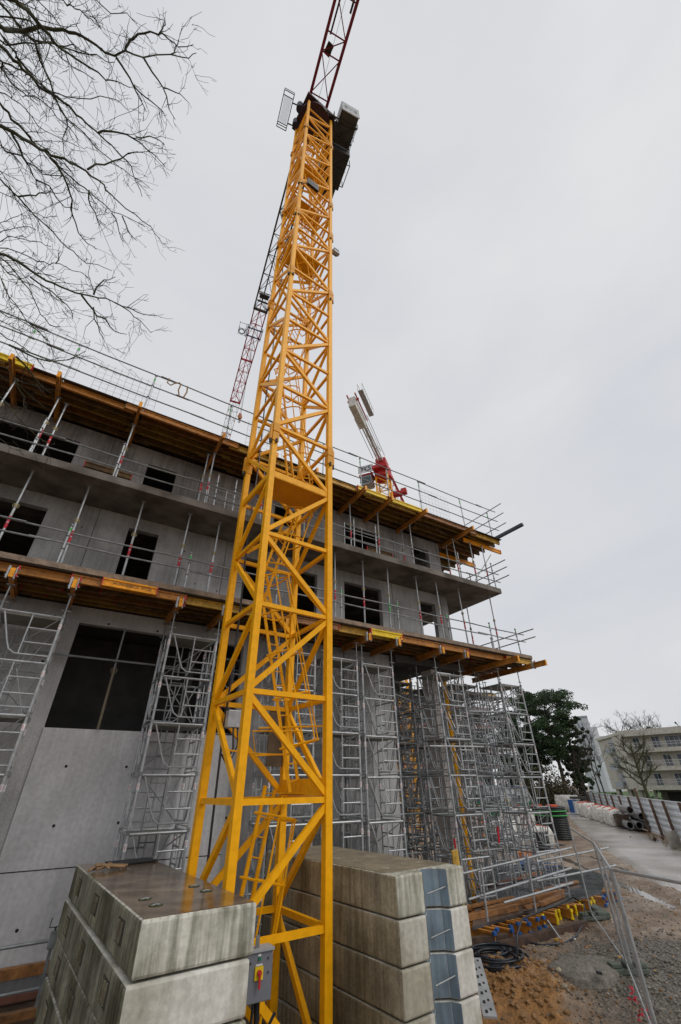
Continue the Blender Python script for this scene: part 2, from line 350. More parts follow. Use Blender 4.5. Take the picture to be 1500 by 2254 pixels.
# ================================================================ MAIN CONCRETE BUILDING
XL, XR, YW, WT = -13.0, 13.38, 12.56, .2
bld = thing('unfinished_building', 'bare concrete apartment block under construction with projecting balcony slabs', 'building', (0, YW, G0))
def wall(x0, x1, z0, z1, ops, yf, yb, plane='y'):
    """wall sheet with openings, front at yf, back at yb; ops = (x0,x1,z0,z1)"""
    mb = MB(); xs = sorted({x0, x1, *[max(x0, min(x1, q)) for o in ops for q in o[:2]]}); zs = sorted({z0, z1, *[max(z0, min(z1, q)) for o in ops for q in o[2:]]})
    def inside(cx, cz): return any(o[0] < cx < o[1] and o[2] < cz < o[3] for o in ops)
    def P(x, y, z): return (x, y, z) if plane == 'y' else (y, x, z)
    for i in range(len(xs)-1):
        for j in range(len(zs)-1):
            a, bq, c_, d_ = xs[i], xs[i+1], zs[j], zs[j+1]
            if inside((a+bq)/2, (c_+d_)/2): continue
            mb.add([P(a,yf,c_),P(bq,yf,c_),P(bq,yf,d_),P(a,yf,d_)], [(0,1,2,3)])
            mb.add([P(a,yb,c_),P(bq,yb,c_),P(bq,yb,d_),P(a,yb,d_)], [(3,2,1,0)])
            def op(i2, j2):
                if i2 < 0 or j2 < 0 or i2 >= len(xs)-1 or j2 >= len(zs)-1: return True
                return inside((xs[i2]+xs[i2+1])/2, (zs[j2]+zs[j2+1])/2)
            if op(i-1, j): mb.add([P(a,yf,c_),P(a,yb,c_),P(a,yb,d_),P(a,yf,d_)], [(0,1,2,3)])
            if op(i+1, j): mb.add([P(bq,yf,c_),P(bq,yb,c_),P(bq,yb,d_),P(bq,yf,d_)], [(3,2,1,0)])
            if op(i, j-1): mb.add([P(a,yf,c_),P(bq,yf,c_),P(bq,yb,c_),P(a,yb,c_)], [(0,1,2,3)])
            if op(i, j+1): mb.add([P(a,yf,d_),P(bq,yf,d_),P(bq,yb,d_),P(a,yb,d_)], [(3,2,1,0)])
    return mb
O = (0, YW, G0)
ZG, ZF1, ZC1, ZF2, ZC2 = G0-.4, 4.33, 7.03, 7.25, 9.76
wall(XL, 9.9, ZG, 4.05, [(-.17, 4.3, 1.2, 3.63), (-8.5, -4.5, 1.2, 3.63)], YW, YW+WT).build('ground_floor_wall', CON, bld, O)
wall(XL, XR, ZF1, ZC1, [(-4.4, -1.83, 4.46, 6.62), (.28, 1.15, 4.46, 6.64), (4.0, 4.75, 4.46, 6.62), (6.0, 6.8, 4.46, 6.6), (7.98, 9.74, 4.46, 6.62), (11.78, 12.62, 4.46, 6.56)], YW, YW+WT).build('first_floor_wall', CONM, bld, O)
wall(XL, XR, ZF2, ZC2, [(-3.9, -1.78, 7.28, 9.15), (.26, 1.2, 7.28, 9.15), (4.9, 5.9, 7.28, 9.15), (8.0, 9.8, 7.28, 9.2), (11.75, 12.66, 7.28, 9.18)], YW, YW+WT).build('second_floor_wall', CONU, bld, O)
# raised lower panel seen below the big opening, joints as thin dark strips on the face
wall(-.17, 4.3, ZG, 1.2, [], YW-.05, YW-.004).build('parapet_panel', CONP, bld, O)
mb = MB()
for z in (-1.33,): mb.box(XL, -.19, YW-.006, YW-.001, z-.008, z+.008); mb.box(-.17, 4.3, YW-.056, YW-.051, z-.008, z+.008)
for x in (-2.6, 5.5, 7.9): mb.box(x-.008, x+.008, YW-.006, YW-.001, ZG, 4.0)
for x, a, b_ in [(-.6, ZF1, ZC1), (1.95, ZF1, ZC1), (3.3, ZF1, ZC1), (7.4, ZF1, ZC1), (10.3, ZF1, ZC1), (-.9, ZF2, ZC2), (1.45, ZF2, ZC2), (2.0, ZF2, ZC2), (7.2, ZF2, ZC2), (10.6, ZF2, ZC2), (13.0, ZF1, ZC1)]:
    mb.box(x-.007, x+.007, YW-.006, YW-.001, a, b_-.01)
split(mb, 'panel_joint', DRK, bld, 1, O)
mb = MB()
for (x, z, y) in [(q*1.25-2.0+.1*(k % 2), zz, YW) for k, zz in enumerate([-2.2, -.62, .45, 2.6, 3.7]) for q in range(10)]:
    if -.3 < x < 4.4 and 1.15 < z < 3.7: continue
    yy = YW-.05 if -.17 < x < 4.3 and z < 1.2 else YW
    mb.tube((x, yy-.004, z), (x, yy+.002, z), .030, 10)
for (x, z) in [(-.9, 6.3), (2.0, 6.3), (3.2, 5.2), (2.5, 5.3), (10.15, 6.2), (11.2, 6.2), (10.2, 5.2), (5.2, 6.2), (7.2, 6.2), (2.6, 8.6), (-.3, 8.6), (10.4, 8.6)]:
    mb.tube((x, YW-.004, z), (x, YW+.002, z), .022, 8)
split(mb, 'tie_hole', DRK, bld, 1, O)
wall(YW+WT, 24, ZF1, ZC1, [(13.3, 15.6, 4.46, 6.6)], XR-WT, XR, 'x').build('end_wall', CON, bld, O)
wall(YW+WT, 24, ZF2, ZC2, [], XR-WT, XR, 'x').build('end_wall', CON, bld, O)
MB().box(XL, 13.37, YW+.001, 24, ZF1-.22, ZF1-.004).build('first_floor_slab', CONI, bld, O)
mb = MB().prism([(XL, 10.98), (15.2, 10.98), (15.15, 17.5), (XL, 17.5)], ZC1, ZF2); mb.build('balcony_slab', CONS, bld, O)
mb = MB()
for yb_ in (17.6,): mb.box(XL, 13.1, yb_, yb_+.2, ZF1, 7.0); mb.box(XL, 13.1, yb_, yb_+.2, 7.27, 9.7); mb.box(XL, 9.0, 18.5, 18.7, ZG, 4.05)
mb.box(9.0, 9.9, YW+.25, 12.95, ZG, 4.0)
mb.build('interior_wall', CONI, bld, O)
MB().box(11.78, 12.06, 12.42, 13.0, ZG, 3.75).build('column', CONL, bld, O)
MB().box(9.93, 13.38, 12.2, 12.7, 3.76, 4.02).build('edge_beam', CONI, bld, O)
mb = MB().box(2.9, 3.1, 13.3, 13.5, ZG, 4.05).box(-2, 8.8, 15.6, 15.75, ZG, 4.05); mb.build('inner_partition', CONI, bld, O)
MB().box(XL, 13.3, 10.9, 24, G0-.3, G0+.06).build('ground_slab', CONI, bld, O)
# big dark steel prop + tube across the large opening
pr = thing('telescopic_prop', 'rusty tall prop standing inside the large dark ground floor opening', 'prop', (.92, YW-.12, 1.2))
MB().tube((0,0,0), (0,0,1.35), .032, 8).build('outer_tube', OLDW if 0 else mat('rusty tube', (.20,.17,.12), .6, .2), pr)
MB().tube((0,0,1.3), (0,0,2.42), .024, 8).build('inner_tube', STD, pr)
MB().ring((0,0,1.33), .07, .012, 14, 5, (0,1,0)).tube((0,0,1.27), (0,0,1.4), .04, 8).build('collar', MATS['rusty tube'], pr)
tag(MB().tube((-.9, YW-.22, 2.75), (5.6, YW-.22, 2.75), .026, 8).build('scaffold_tube', STD), 'dark horizontal tube crossing in front of the large dark ground floor opening', 'scaffold tube')

# ================================================================ FORMWORK DECKS
def prop_props(x): pass
dk1 = thing('formwork_deck', 'lower plywood formwork deck with concrete edge strip carried by the scaffold towers', 'formwork deck', (0, 10.95, 4.3))
MB().box(XL, 16.1, 10.96, YW-.01, 4.29, 4.318).box(9.95, 16.1, YW-.01, 13.9, 4.29, 4.318).build('plywood_sheet', PLY, dk1, (0, 10.95, 4.3))
MB().box(XL, 16.12, 10.93, 11.0, 4.322, 4.455).box(16.06, 16.12, 11.0, 13.9, 4.322, 4.455).build('edge_strip', EDG, dk1, (0, 10.95, 4.3))
MB().box(XL, 16.05, 11.01, YW-.01, 4.322, 4.42).box(13.4, 16.05, YW-.01, 13.9, 4.322, 4.42).build('fresh_slab', CONS, dk1, (0, 10.95, 4.3))
dk2 = thing('formwork_deck', 'upper dark plywood formwork deck forming the roof above the second floor', 'formwork deck', (0, 10.95, 9.9))
MB().box(XL, 16.1, 10.94, 17.5, 9.975, 10.0).build('plywood_sheet', PLY, dk2, (0, 10.95, 9.9))
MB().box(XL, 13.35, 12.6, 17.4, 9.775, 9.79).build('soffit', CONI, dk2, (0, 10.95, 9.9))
MB().box(XL, 16.0, 11.3, 17.4, 10.004, 10.12).build('fresh_slab', CONS, dk2, (0, 10.95, 9.9))
def beam_proto(length, m_, capm=RED2):
    o = MB().sect((-length/2, 0, 0), (length/2, 0, 0), H).build('formwork_beam', m_)
    for s_ in (-1, 1): MB().box(s_*length/2-.012, s_*length/2+.012, -.044, .044, -.104, .104).build('end_cap', capm, o)
    return o
bcount = {}
def place_beams(z, rows, x0, x1, deck):
    protos = {}
    for ri, y in enumerate(rows):
        x = x0 + (ri*.83 % 1.7); k = 0
        while x < x1-.6:
            Lb = random.choice([2.65, 2.9, 3.3, 3.6]); Lb = min(Lb, x1+.05-x)
            mt = random.choice([WODS, WODD, WODD, WODP2])  # inner rows get darker timbers, soffit shade put into the colour
            if ri == 0: mt = random.choice([WODY, WOD, WODP])
            key = (round(Lb, 2), mt.name)
            yy = y + (.045 if k % 2 else -.045)
            lb = 'secondary timber H-beam under the %s deck, row %s from the front edge, %s from the left' % (deck, ORDS[ri], ordn(k))
            if key not in protos:
                o = beam_proto(Lb, mt, WODD if 'upper' in deck else RED2); protos[key] = o; o.location = (x+Lb/2, yy, z)
                tag(o, lb, 'formwork beam', 'secondary beams under the %s deck' % deck)
            else: o = dup(protos[key], (x+Lb/2, yy, z), 0, lb)
            x += Lb-.28; k += 1
place_beams(4.186, [11.08, 11.42, 11.76, 12.1, 12.42], -6, 16.1, 'lower')
place_beams(4.186, [12.8, 13.2, 13.6], 9.95, 16.1, 'lower rear')
place_beams(9.872, [11.06, 11.36, 11.68, 12.0, 12.35], -7.5, 16.0, 'upper')
place_beams(9.872, [12.8, 13.25, 13.7, 14.15, 14.6, 15.05], 13.5, 16.0, 'upper rear')
# the bright branded beam on the lower deck edge
bb = beam_proto(1.25, WODO); bb.name = 'formwork_beam'; bb.location = (.66, 10.90, 4.19)
tag(bb, 'bright orange lettered edge beam on the lower deck left of the crane mast', 'formwork beam')
text('HÜNNEBECK  HT20', .10, DKM, bb, (.05, -.018, 0), (R(90), 0, 0))
for x, lab in ((8.45, 'yellow'), (8.45, '')):
    pass
b2 = beam_proto(1.3, YEL); b2.location = (8.55, 10.89, 4.19); tag(b2, 'bright yellow edge beam on the lower deck right of the crane mast', 'formwork beam')
b3 = beam_proto(1.6, YEL); b3.location = (8.4, 10.86, 9.872); tag(b3, 'bright yellow edge beam on the upper deck just right of the crane mast', 'formwork beam')
b4 = beam_proto(1.9, YEL); b4.location = (10.0, 10.86, 9.872); tag(b4, 'longer bright yellow edge beam on the upper deck, second right of the crane mast', 'formwork beam')
b5 = beam_proto(1.3, YEL); b5.location = (-3.95, 10.86, 9.872); tag(b5, 'bright yellow edge beam on the upper deck at the left picture edge', 'formwork beam')
# primary beams running out from the wall
def primary(x, y0, y1, z, label, rotx=False):
    o = MB().sect((0, 0, 0), (0, y1-y0, 0), H).build('primary_beam', WODP)
    MB().box(-.044, .044, -.014, .01, -.104, .104).build('end_cap', WODO, o)
    o.location = (x, y0, z); return tag(o, label, 'formwork beam', 'primary beams carrying the formwork decks')
UPX = [-6.6, -5.2, -3.7, -2.6, -.47, 2.1, 4.0, 5.6, 7.75, 9.05, 10.85, 13.6]
for i, x in enumerate(UPX): primary(x, 10.5, 12.54, 9.667, 'projecting primary beam under the upper deck, %s from the left' % ordn(i))
LPX = [-1.7, -.5, 1.9, 3.1, 4.9, 6.1, 7.8, 9.0, 10.95, 12.15]
for i, x in enumerate(LPX): primary(x, 10.8, 12.5, 3.98, 'primary beam under the lower deck resting on tower heads, %s from the left' % ordn(i))
for x, y0, lb in ((14.25, 10.25, 'long orange primary beam jutting out near the right end of the lower deck'), (15.75, 10.15, 'outermost orange primary beam jutting past the right end of the lower deck')):
    primary(x, y0, 14.0, 3.98, lb)
for k, (yy, lb) in enumerate(((11.5, 'front orange cross beam under the right end of the upper deck'), (13.2, 'rear orange cross beam under the right end of the upper deck'))):
    o = MB().sect((0,0,0), (2.55,0,0), H).build('primary_beam', WODO); MB().box(2.545, 2.57, -.046, .046, -.106, .106).build('end_cap', RED2, o); o.location = (14.0, yy, 9.667); tag(o, lb, 'formwork beam', 'primary beams carrying the formwork decks')
a_ = onZ(1085, 1196, 10.0); 
tag(MB().bar(onZ(1075, 1194, 10.12), onZ(1151, 1154, 10.2), .15, .13).build('box_section', mat('dark blue-grey steel', (.06, .075, .10), .5, .3)), 'dark blue-grey steel box section sticking out at the upper deck corner', 'steel section')
# clamps (galvanised + red) at the tower side beam ends
cl = MB(); cl.box(-.10, -.06, -.03, .05, -.12, .16); cl.box(.05, .075, -.03, .05, -.12, .16); cl.tube((-.12, 0, -.05), (.13, 0, -.05), .012, 6).tube((-.12, 0, .09), (.13, 0, .09), .012, 6)
clo = cl.build('beam_clamp', STL); MB().tube((.085, -.02, -.07), (.085, -.02, .0), .022, 8).tube((.085, -.02, .09), (.085, -.02, .16), .022, 8).box(.065, .105, -.04, .0, .165, .19).build('screw_knob', RED2, clo)
first = True
for i, x in enumerate([-1.7, -.5, 1.9, 3.1, 7.8, 9.0, 10.95, 12.15, 15.75]):
    lb = 'steel clamp with red knobs gripping the lower deck primary beam, %s from the left' % ordn(i)
    c_ = clo if first else dup(clo); first = False
    c_.location = (x, 10.86 if x < 15 else 10.7, 3.98); tag(c_, lb, 'clamp', 'clamps on the lower deck beams')

# ================================================================ PROPS
def prop_proto(h):
    t = thing('telescopic_prop', '', 'prop')
    MB().tube((0,0,.01), (0,0,h*.56), .030, 8).build('outer_tube', STL, t)
    MB().tube((0,0,h*.5), (0,0,h-.01), .024, 8).build('inner_tube', STL, t)
    MB().tube((0,0,h*.55), (0,0,h*.55+.1), .042, 8).ring((0,0,h*.57), .065, .01, 12, 4, (0,1,.2)).build('collar', mat('yellowed collar', (.33,.28,.17), .6, .3), t)
    MB().box(-.06,.06,-.06,.06,0,.008).build('base_plate', STD, t); MB().box(-.06,.06,-.06,.06,h-.008,h).build('head_plate', STD, t)
    MB().tube((0,0,h*.32), (0,0,h*.38), .032, 8).tube((0,0,h*.39), (0,0,h*.45), .032, 8).build('sticker', REDL, t)
    return t
p1 = prop_proto(ZC1-4.42); p2 = prop_proto(9.56-ZF2); p3 = prop_proto(ZC1-4.42)
for ch in list(p3.children):
    if ch.name.startswith('sticker'): ch.data = ch.data.copy(); ch.data.materials.clear(); ch.data.materials.append(GRNL)
L1P = [-2.32, -.96, .44, 1.74, 2.65, 4.2, 5.4, 6.9, 8.09, 9.21, 10.72, 11.79, 13.07, 14.88]
for i, x in enumerate(L1P):
    src, fl = (p3, i == 9) if i == 9 else (p1, i == 0)
    o = src if fl else dup(p1)
    o.location = (x, 11.47 + .03*math.sin(i*7), 4.42); o.rotation_euler = (R(.6*math.sin(i*3)), R(.9*math.sin(i*5)), 0)
    tag(o, 'steel prop between the lower deck and the balcony slab, %s from the left' % ordn(i), 'prop', 'props under the balcony slab')
for k, (x, y) in enumerate([(14.89, 12.8), (12.4, 14.2), (14.6, 14.6), (5.0, 12.0)]):
    o = dup(p1, (x, y, 4.42)); tag(o, ['steel prop in the second row near the slab corner', 'steel prop seen through the end doorway', 'rearmost steel prop beneath the wrapped slab corner', 'steel prop behind the crane mast on the lower deck, close to the wall'][k], 'prop', 'props under the balcony slab')
UPP = [(-3.6, 11.2), (-2.53, 11.36), (-2.3, 11.5), (-.48, 11.4), (2.07, 11.37), (1.9, 11.55), (3.95, 11.4), (5.6, 11.4), (7.72, 11.6), (9.04, 11.6), (10.82, 11.62), (10.85, 12.2), (13.43, 11.6), (13.57, 12.25), (14.32, 11.45), (15.3, 11.4)]
for i, (x, y) in enumerate(UPP):
    o = p2 if i == 0 else dup(p2)
    o.location = (x, y, ZF2); o.rotation_euler = (R(.5*math.sin(i*3)), R(.8*math.sin(i*5+1)), 0)
    if x > 15: o.location.x = 15.05
    tag(o, 'steel prop between the balcony slab and the upper deck, %s from the left' % ordn(i), 'prop', 'props under the upper deck')

# ================================================================ GUARD RAILS
def gpost(h, green=True):
    t = thing('guard_rail_post', '', 'guard rail post')
    MB().tube((0,0,0), (0,0,h), .024, 8).build('tube', STL, t)
    if green: MB().tube((0,0,h*.82), (0,0,h*.9), .026, 8).build('green_sticker', GRNL, t)
    mb = MB()
    for z in (h*.38, h*.7, h-.04): mb.ring((0,0,z), .034, .012, 10, 4)
    split(mb, 'coupler', STD, t); return t
gp = gpost(1.72); gs = gpost(1.25, False); gl = gpost(1.0); used = [False]*3
for i, (x, y, lz) in enumerate([(-3.76, 11.0, 10.0), (-2.56, 11.0, 10.0), (-.38, 11.0, 10.0), (2.28, 11.0, 10.0), (3.9, 11.0, 10.0), (6.1, 11.0, 10.0), (7.91, 11.0, 10.0), (9.27, 11.0, 10.0), (11.08, 11.0, 10.0), (13.7, 11.0, 10.0), (15.8, 11.2, 10.0)]):
    o = gp if i == 0 else dup(gp); o.location = (x, y, lz-.1); o.rotation_euler = (R(0), R(1.2*math.sin(i*4)), 0)
    tag(o, 'guard rail post standing on the upper deck edge, %s from the left' % ordn(i), 'guard rail post', 'guard rail posts on the upper deck')
for i, x in enumerate([-2.5, -.53, 2.3, 2.9, 6.5, 7.5, 8.5, 10.3, 12.9, 15.0]):
    o = gs if i == 0 else dup(gs); o.location = (x, 11.06, ZF2); tag(o, 'short guard rail post on the balcony slab edge, %s from the left' % ordn(i), 'guard rail post', 'guard rail posts on the balcony slab')
for i, x in enumerate([-1.0, 1.95, 4.6, 6.9, 9.25, 11.65, 14.0, 15.6]):
    o = gl if i == 0 else dup(gl); o.location = (x, 11.05, 4.456); o.scale = (1, 1, 1.1); tag(o, 'short guard rail post on the lower deck edge, %s from the left' % ordn(i), 'guard rail post', 'guard rail posts on the lower deck')
def rails(y, zs, x0, x1, where, r=.022):
    for zi, z in enumerate(zs):
        x = x0 - .6*zi; k = 0
        while x < x1:
            e = min(x+4.2, x1+.4)
            o = MB().poly([(x, 0, 0), ((x+e)/2, .0, -.02), (e, 0, .01)], r, 6).build('guard_rail_tube', STD)
            o.location = (0, y+(.05 if k % 2 else 0), z+(.045 if k % 2 else 0)+.02*math.sin(k*3+zi))
            tag(o, '%s guard rail tube on the %s edge, %s length from the left' % (['bottom', 'middle', 'top'][zi] if len(zs) == 3 else ['lower', 'upper'][zi], where, ordn(k)), 'guard rail', 'guard rail tubes along the building')
            x += 3.75; k += 1
rails(10.97, [10.5, 11.07, 11.62], -6.5, 15.8, 'upper deck')
rails(11.02, [7.56, 7.96], -5.5, 15.0, 'balcony slab')
rails(11.0, [4.98, 5.3], -5.5, 15.7, 'lower deck')
# end returns at the right end
k = 0
for (x, zs, y1, wh) in ((15.85, [10.5, 11.07, 11.62], 15.5, 'upper deck'), (15.05, [7.56, 7.96, 8.3], 16, 'balcony slab'), (15.75, [4.98, 5.3], 14, 'lower deck')):
    for zi, z in enumerate(zs):
        o = MB().tube((0, 10.3, 0), (0, y1, 0), .022, 6).build('guard_rail_tube', STD); o.location = (x, 0, z+.05)
        tag(o, 'guard rail tube across the right end of the %s, %s from the bottom' % (wh, ORDS[zi]), 'guard rail', 'guard rail tubes along the building')
for i, (x, y, z, s_) in enumerate([(15.05, 12.4, ZF2, 1), (15.05, 13.9, ZF2, 1), (15.75, 12.5, 4.45, .9), (15.8, 13.2, 9.95, 1.3)]):
    o = dup(gs, (x, y, z), 0, ['guard rail post on the right side of the balcony slab, nearer one', 'guard rail post on the right side of the balcony slab, farther one', 'guard rail post on the right side of the lower deck', 'guard rail post on the right side of the upper deck'][i]); o.scale = (1, 1, s_)
for i, (a, b_) in enumerate([((13.6, 10.97, 7.3), (15.05, 10.97, 8.9)), ((15.07, 11.1, 7.3), (15.07, 13.9, 8.7))]):
    tag(MB().tube(a, b_, .02, 6).build('brace_tube', STD), ['diagonal brace tube at the balcony slab corner, front side', 'diagonal brace tube at the balcony slab corner, end side'][i], 'scaffold tube')
# reinforcement mesh panels hung behind the upper rails
for i, (x0, x1, z0, z1, y) in enumerate([(-4.8, -2.4, 10.2, 12.0, 11.1), (-1.9, -.1, 10.1, 11.4, 11.1), (3.0, 4.5, 10.1, 11.3, 11.1), (11.2, 13.0, 10.1, 11.5, 11.2)]):
    mb = MB(); x = 0
    while x <= x1-x0: mb.tube((x, 0, 0), (x, 0, z1-z0), .0035, 4); x += .2
    z = 0
    while z <= z1-z0: mb.tube((0, 0, z), (x1-x0, 0, z), .0035, 4); z += .2
    o = mb.build('mesh_panel', DKM); o.location = (x0, y, z0); o.rotation_euler = (0, R(-2+i), 0)
    tag(o, 'thin wire mesh panel behind the upper deck guard rails, %s from the left' % ORDS[i], 'wire mesh', 'wire mesh panels on the upper deck')
# tan strap looped over the top rail
st = mat('tan webbing', (.34, .22, .12), .8)
mb = MB(); mb.poly([(0,0,0), (-.03,-.02,-.35), (.05,-.03,-.62), (.18,-.03,-.62), (.24,-.02,-.3), (.22,0,0)], .025, 5).poly([(-.05,0,.02), (-.2,-.02,-.12), (-.3,-.02,-.28), (-.42,0,-.2), (-.40,0,.02)], .022, 5)
o = mb.build('lifting_strap', st); o.location = (.45, 10.93, 11.62); tag(o, 'tan webbing strap looped over the top rail of the upper deck', 'strap')
# barred inner balustrades at second floor
def barred(x0, x1, y, z0, z1, label):
    t = thing('steel_barrier', label, 'barrier', (x0, y, z0)); mb = MB(); wdt = x1-x0; hh = z1-z0
    mb.tube((0,0,0), (0,0,hh), .022, 6).tube((wdt,0,0), (wdt,0,hh), .022, 6).tube((wdt/2,0,0), (wdt/2,0,hh), .014, 6); mb.build('upright', STL, t)
    mb = MB()
    for k in range(5): z = .15+(hh-.2)*k/4; mb.tube((0,0,z), (wdt,0,z), .014, 6)
    mb.build('horizontal_bar', STL, t)
barred(2.2, 3.4, 11.75, ZF2, 8.45, 'barred steel barrier on the balcony slab left of the crane mast')
barred(7.55, 9.2, 11.8, ZF2, 8.75, 'barred steel barrier on the balcony slab right of the crane mast')
for k, (x, y) in enumerate([(-.75, 12.2), (9.6, 12.3)]):
    o = beam_proto(1.3, WODD); o.location = (x, y, 8.18); tag(o, ['short timber beam fixed to the second floor wall left of the mast', 'short timber beam fixed to the second floor wall right of the mast'][k], 'formwork beam')

# ================================================================ SCAFFOLD TOWERS
def frame_mb(wd, h, vb=False):
    mb = MB(); r = .025; rt = .018
    mb.tube((0,0,h), (wd,0,h), r, 6)
    xi = wd*.52
    mb.poly([(.09,0,h), (wd*.3,0,h*.32), (wd*.36,0,h*.18), (wd*.46,0,h*.1), (wd,0,h*.1)], rt, 6)
    mb.tube((xi,0,h*.1), (xi,0,h), rt, 6)
    for z in (.36, .68): mb.tube((xi,0,h*z), (wd,0,h*z), rt, 6)
    if vb: mb.tube((wd*.12,0,h), (wd*.5,0,h*.05), .012, 5).tube((wd*.5,0,h*.05), (wd*.9,0,h), .012, 5)
    mb.tube((0,0,h*.02), (wd,0,h*.02), .013, 5) if vb else None
    return mb
def tower_proto(wd, dp, zb, ztop, lifts, base, planks=True):
    t = thing('scaffold_tower', '', 'scaffold tower', (0,0,0))
    hl = (base and (ztop-.55-zb)/lifts)
    for (x, y) in ((0,0), (wd,0), (0,dp), (wd,dp)):
        lg = MB().tube((x,y,zb), (x,y,ztop-.5), .030, 8).build('leg', STL, t)
        mb = MB()
        for k in range(lifts+1): z = zb+k*hl; mb.tube((x,y,z-.03), (x,y,z+.05), .040, 8)
        split(mb, 'coupler', STD, lg)
        mb = MB(); mb.cur = 0
        for k in range(lifts): z = zb+k*hl+hl*.72; mb.tube((x,y,z), (x,y,z+.12), .0325, 8)
        split(mb, 'sticker', STR, lg)
        mb = MB()
        for k in range(lifts): z = zb+k*hl+hl*.72; mb.tube((x,y,z+.025), (x,y,z+.095), .0335, 5)
        split(mb, 'sticker_mark', REDL, lg)
        MB().tube((x,y,ztop-.52), (x,y,ztop-.02), .018, 8).box(x-.08,x+.08,y-.05,y+.05,ztop-.012,ztop).tube((x-.1,y,ztop-.4),(x+.1,y,ztop-.4),.012,6).build('jack_head', STD, t)
        MB().box(x-.08,x+.08,y-.08,y+.08,zb-.16,zb-.15).tube((x,y,zb-.155),(x,y,zb+.02),.018,8).build('jack_base', STD, t)
    fr = frame_mb(wd, hl-.06); fd = frame_mb(dp, hl-.06, True); me1 = me2 = None
    for k in range(lifts):
        z = zb+k*hl+.04
        for (x, y, rz, q) in ((0, 0, 0, 0), (wd, dp, math.pi, 0), (0, dp, -math.pi/2, 1), (wd, 0, math.pi/2, 1)):
            if q == 0:
                if me1 is None: o = fr.build('frame', STL, t); me1 = o.data
                else: o = bpy.data.objects.new('frame', me1); COL.objects.link(o); o.parent = t
            else:
                if me2 is None: o = fd.build('frame', STL, t); me2 = o.data
                else: o = bpy.data.objects.new('frame', me2); COL.objects.link(o); o.parent = t
            o.location = (x, y, z); o.rotation_euler = (0, 0, rz)
        if planks and k in (1, 3, 5):
            MB().box(.03, wd-.03, .1, dp-.1, z+hl-.10, z+hl-.06).build('platform', mat('grey platform deck', (.22, .215, .19), .7), t)
        if k % 2 == 0:
            MB().tube((wd*.9, dp*.5, z), (wd*.55, dp*.5, z+hl-.1), .011, 5).tube((wd*.3, dp*.5, z), (wd*.5, dp*.5, z+hl-.1), .011, 5).build('brace', STL, t)
    mb = MB(); zl = zb+.2
    for x in (wd*.30, wd*.58): mb.tube((x, dp*.62, zb), (x, dp*.62, ztop-.8), .016, 6)
    while zl < ztop-.9: mb.tube((wd*.30, dp*.62, zl), (wd*.58, dp*.62, zl), .012, 5); zl += .27
    mb.build('access_ladder', STD, t)
    mb = MB()
    for k in range(lifts):
        z = zb+k*hl; a, b_ = ((0, dp), (wd, 0)) if k % 2 else ((wd, dp), (0, 0)); mb.tube((a[0], a[1], z+.05), (b_[0], b_[1], z+hl), .014, 5)
    split(mb, 'diagonal_brace', STL, t)
    return t
TA = tower_proto(1.2, 1.02, G0+.32, 3.88, 6, True)
TLAB = [((-1.7, 11.3), 'scaffold tower at the left picture edge under the lower deck'),
        ((1.9, 11.3), 'scaffold tower in front of the dark opening, between left ballast and crane mast'),
        ((4.9, 11.3), 'scaffold tower seen through the crane mast'),
        ((7.8, 11.3), 'scaffold tower just right of the crane mast, behind the right ballast stack'),
        ((10.95, 11.3), 'scaffold tower in front of the pale concrete column'),
        ((14.3, 11.35), 'outermost scaffold tower at the right end of the lower deck'),
        ((7.9, 13.1), 'scaffold tower inside the building, behind the tower right of the mast'),
        ((10.2, 13.2), 'scaffold tower behind the pale column, left of it'),
        ((12.3, 13.3), 'scaffold tower behind the pale column, right of it'),
        ((14.4, 13.3), 'scaffold tower in the rear row under the right end of the deck'),
        ((10.3, 15.4), 'deeper scaffold tower in the open ground floor, left one'),
        ((12.6, 15.6), 'deeper scaffold tower in the open ground floor, right one'),
        ((11.4, 14.6), 'scaffold tower in the dark middle of the open ground floor'),
        ((14.2, 15.2), 'scaffold tower standing behind the rear row at the right end'),
        ((9.9, 17.2), 'farthest scaffold tower in the open ground floor, left one'),
        ((12.6, 17.4), 'farthest scaffold tower in the open ground floor, right one'),
        ((16.6, 17.0), 'scaffold tower outside beyond the right end of the building'),
        ((12.9, 12.35), 'scaffold tower filling the gap between column tower and end tower'),
        ((16.1, 13.6), 'rearmost scaffold tower outside the right end of the lower deck'),
        ((6.4, 11.3), 'narrow gap scaffold tower mostly hidden behind the right mast leg'),
        ((3.6, 13.0), 'shaded scaffold tower standing inside behind the big dark opening')]
for i, ((x, y), lb) in enumerate(TLAB):
    o = TA if i == 0 else dup(TA, (x, y, 0)); o.location = (x, y, 0 if i < 10 or i > 14 else .12)
    if i in (3, 5, 8): o.location = (x, y, -.05)
    tag(o, lb, 'scaffold tower', 'scaffold towers under the lower deck')
# loose tubes linking the towers
for i, (a, b_, lb) in enumerate([((9.0, 11.4, 2.5), (11.0, 12.4, 2.45), 'tube linking the two towers right of the mast at deck height'),
        ((13.2, 10.5, -1.9), (16.0, 9.9, -1.7), 'long handrail tube low in front of the right end tower, upper of two'),
        ((12.9, 10.4, -2.3), (16.2, 9.95, -2.15), 'long handrail tube low in front of the right end tower, lower of two'),
        ((11.2, 10.2, -2.55), (13.8, 9.9, -2.35), 'handrail tube low in front of the column tower'),
        ((9.9, 10.9, 1.0), (12.3, 10.95, 1.05), 'horizontal tube tied to the front of the column tower'),
        ((12.2, 11.25, 2.15), (14.4, 11.5, 2.3), 'red-ended tube linking column tower and end tower')]):
    tag(MB().tube(a, b_, .026, 8).build('scaffold_tube', STL if i else STD), lb, 'scaffold tube', 'loose scaffold tubes')
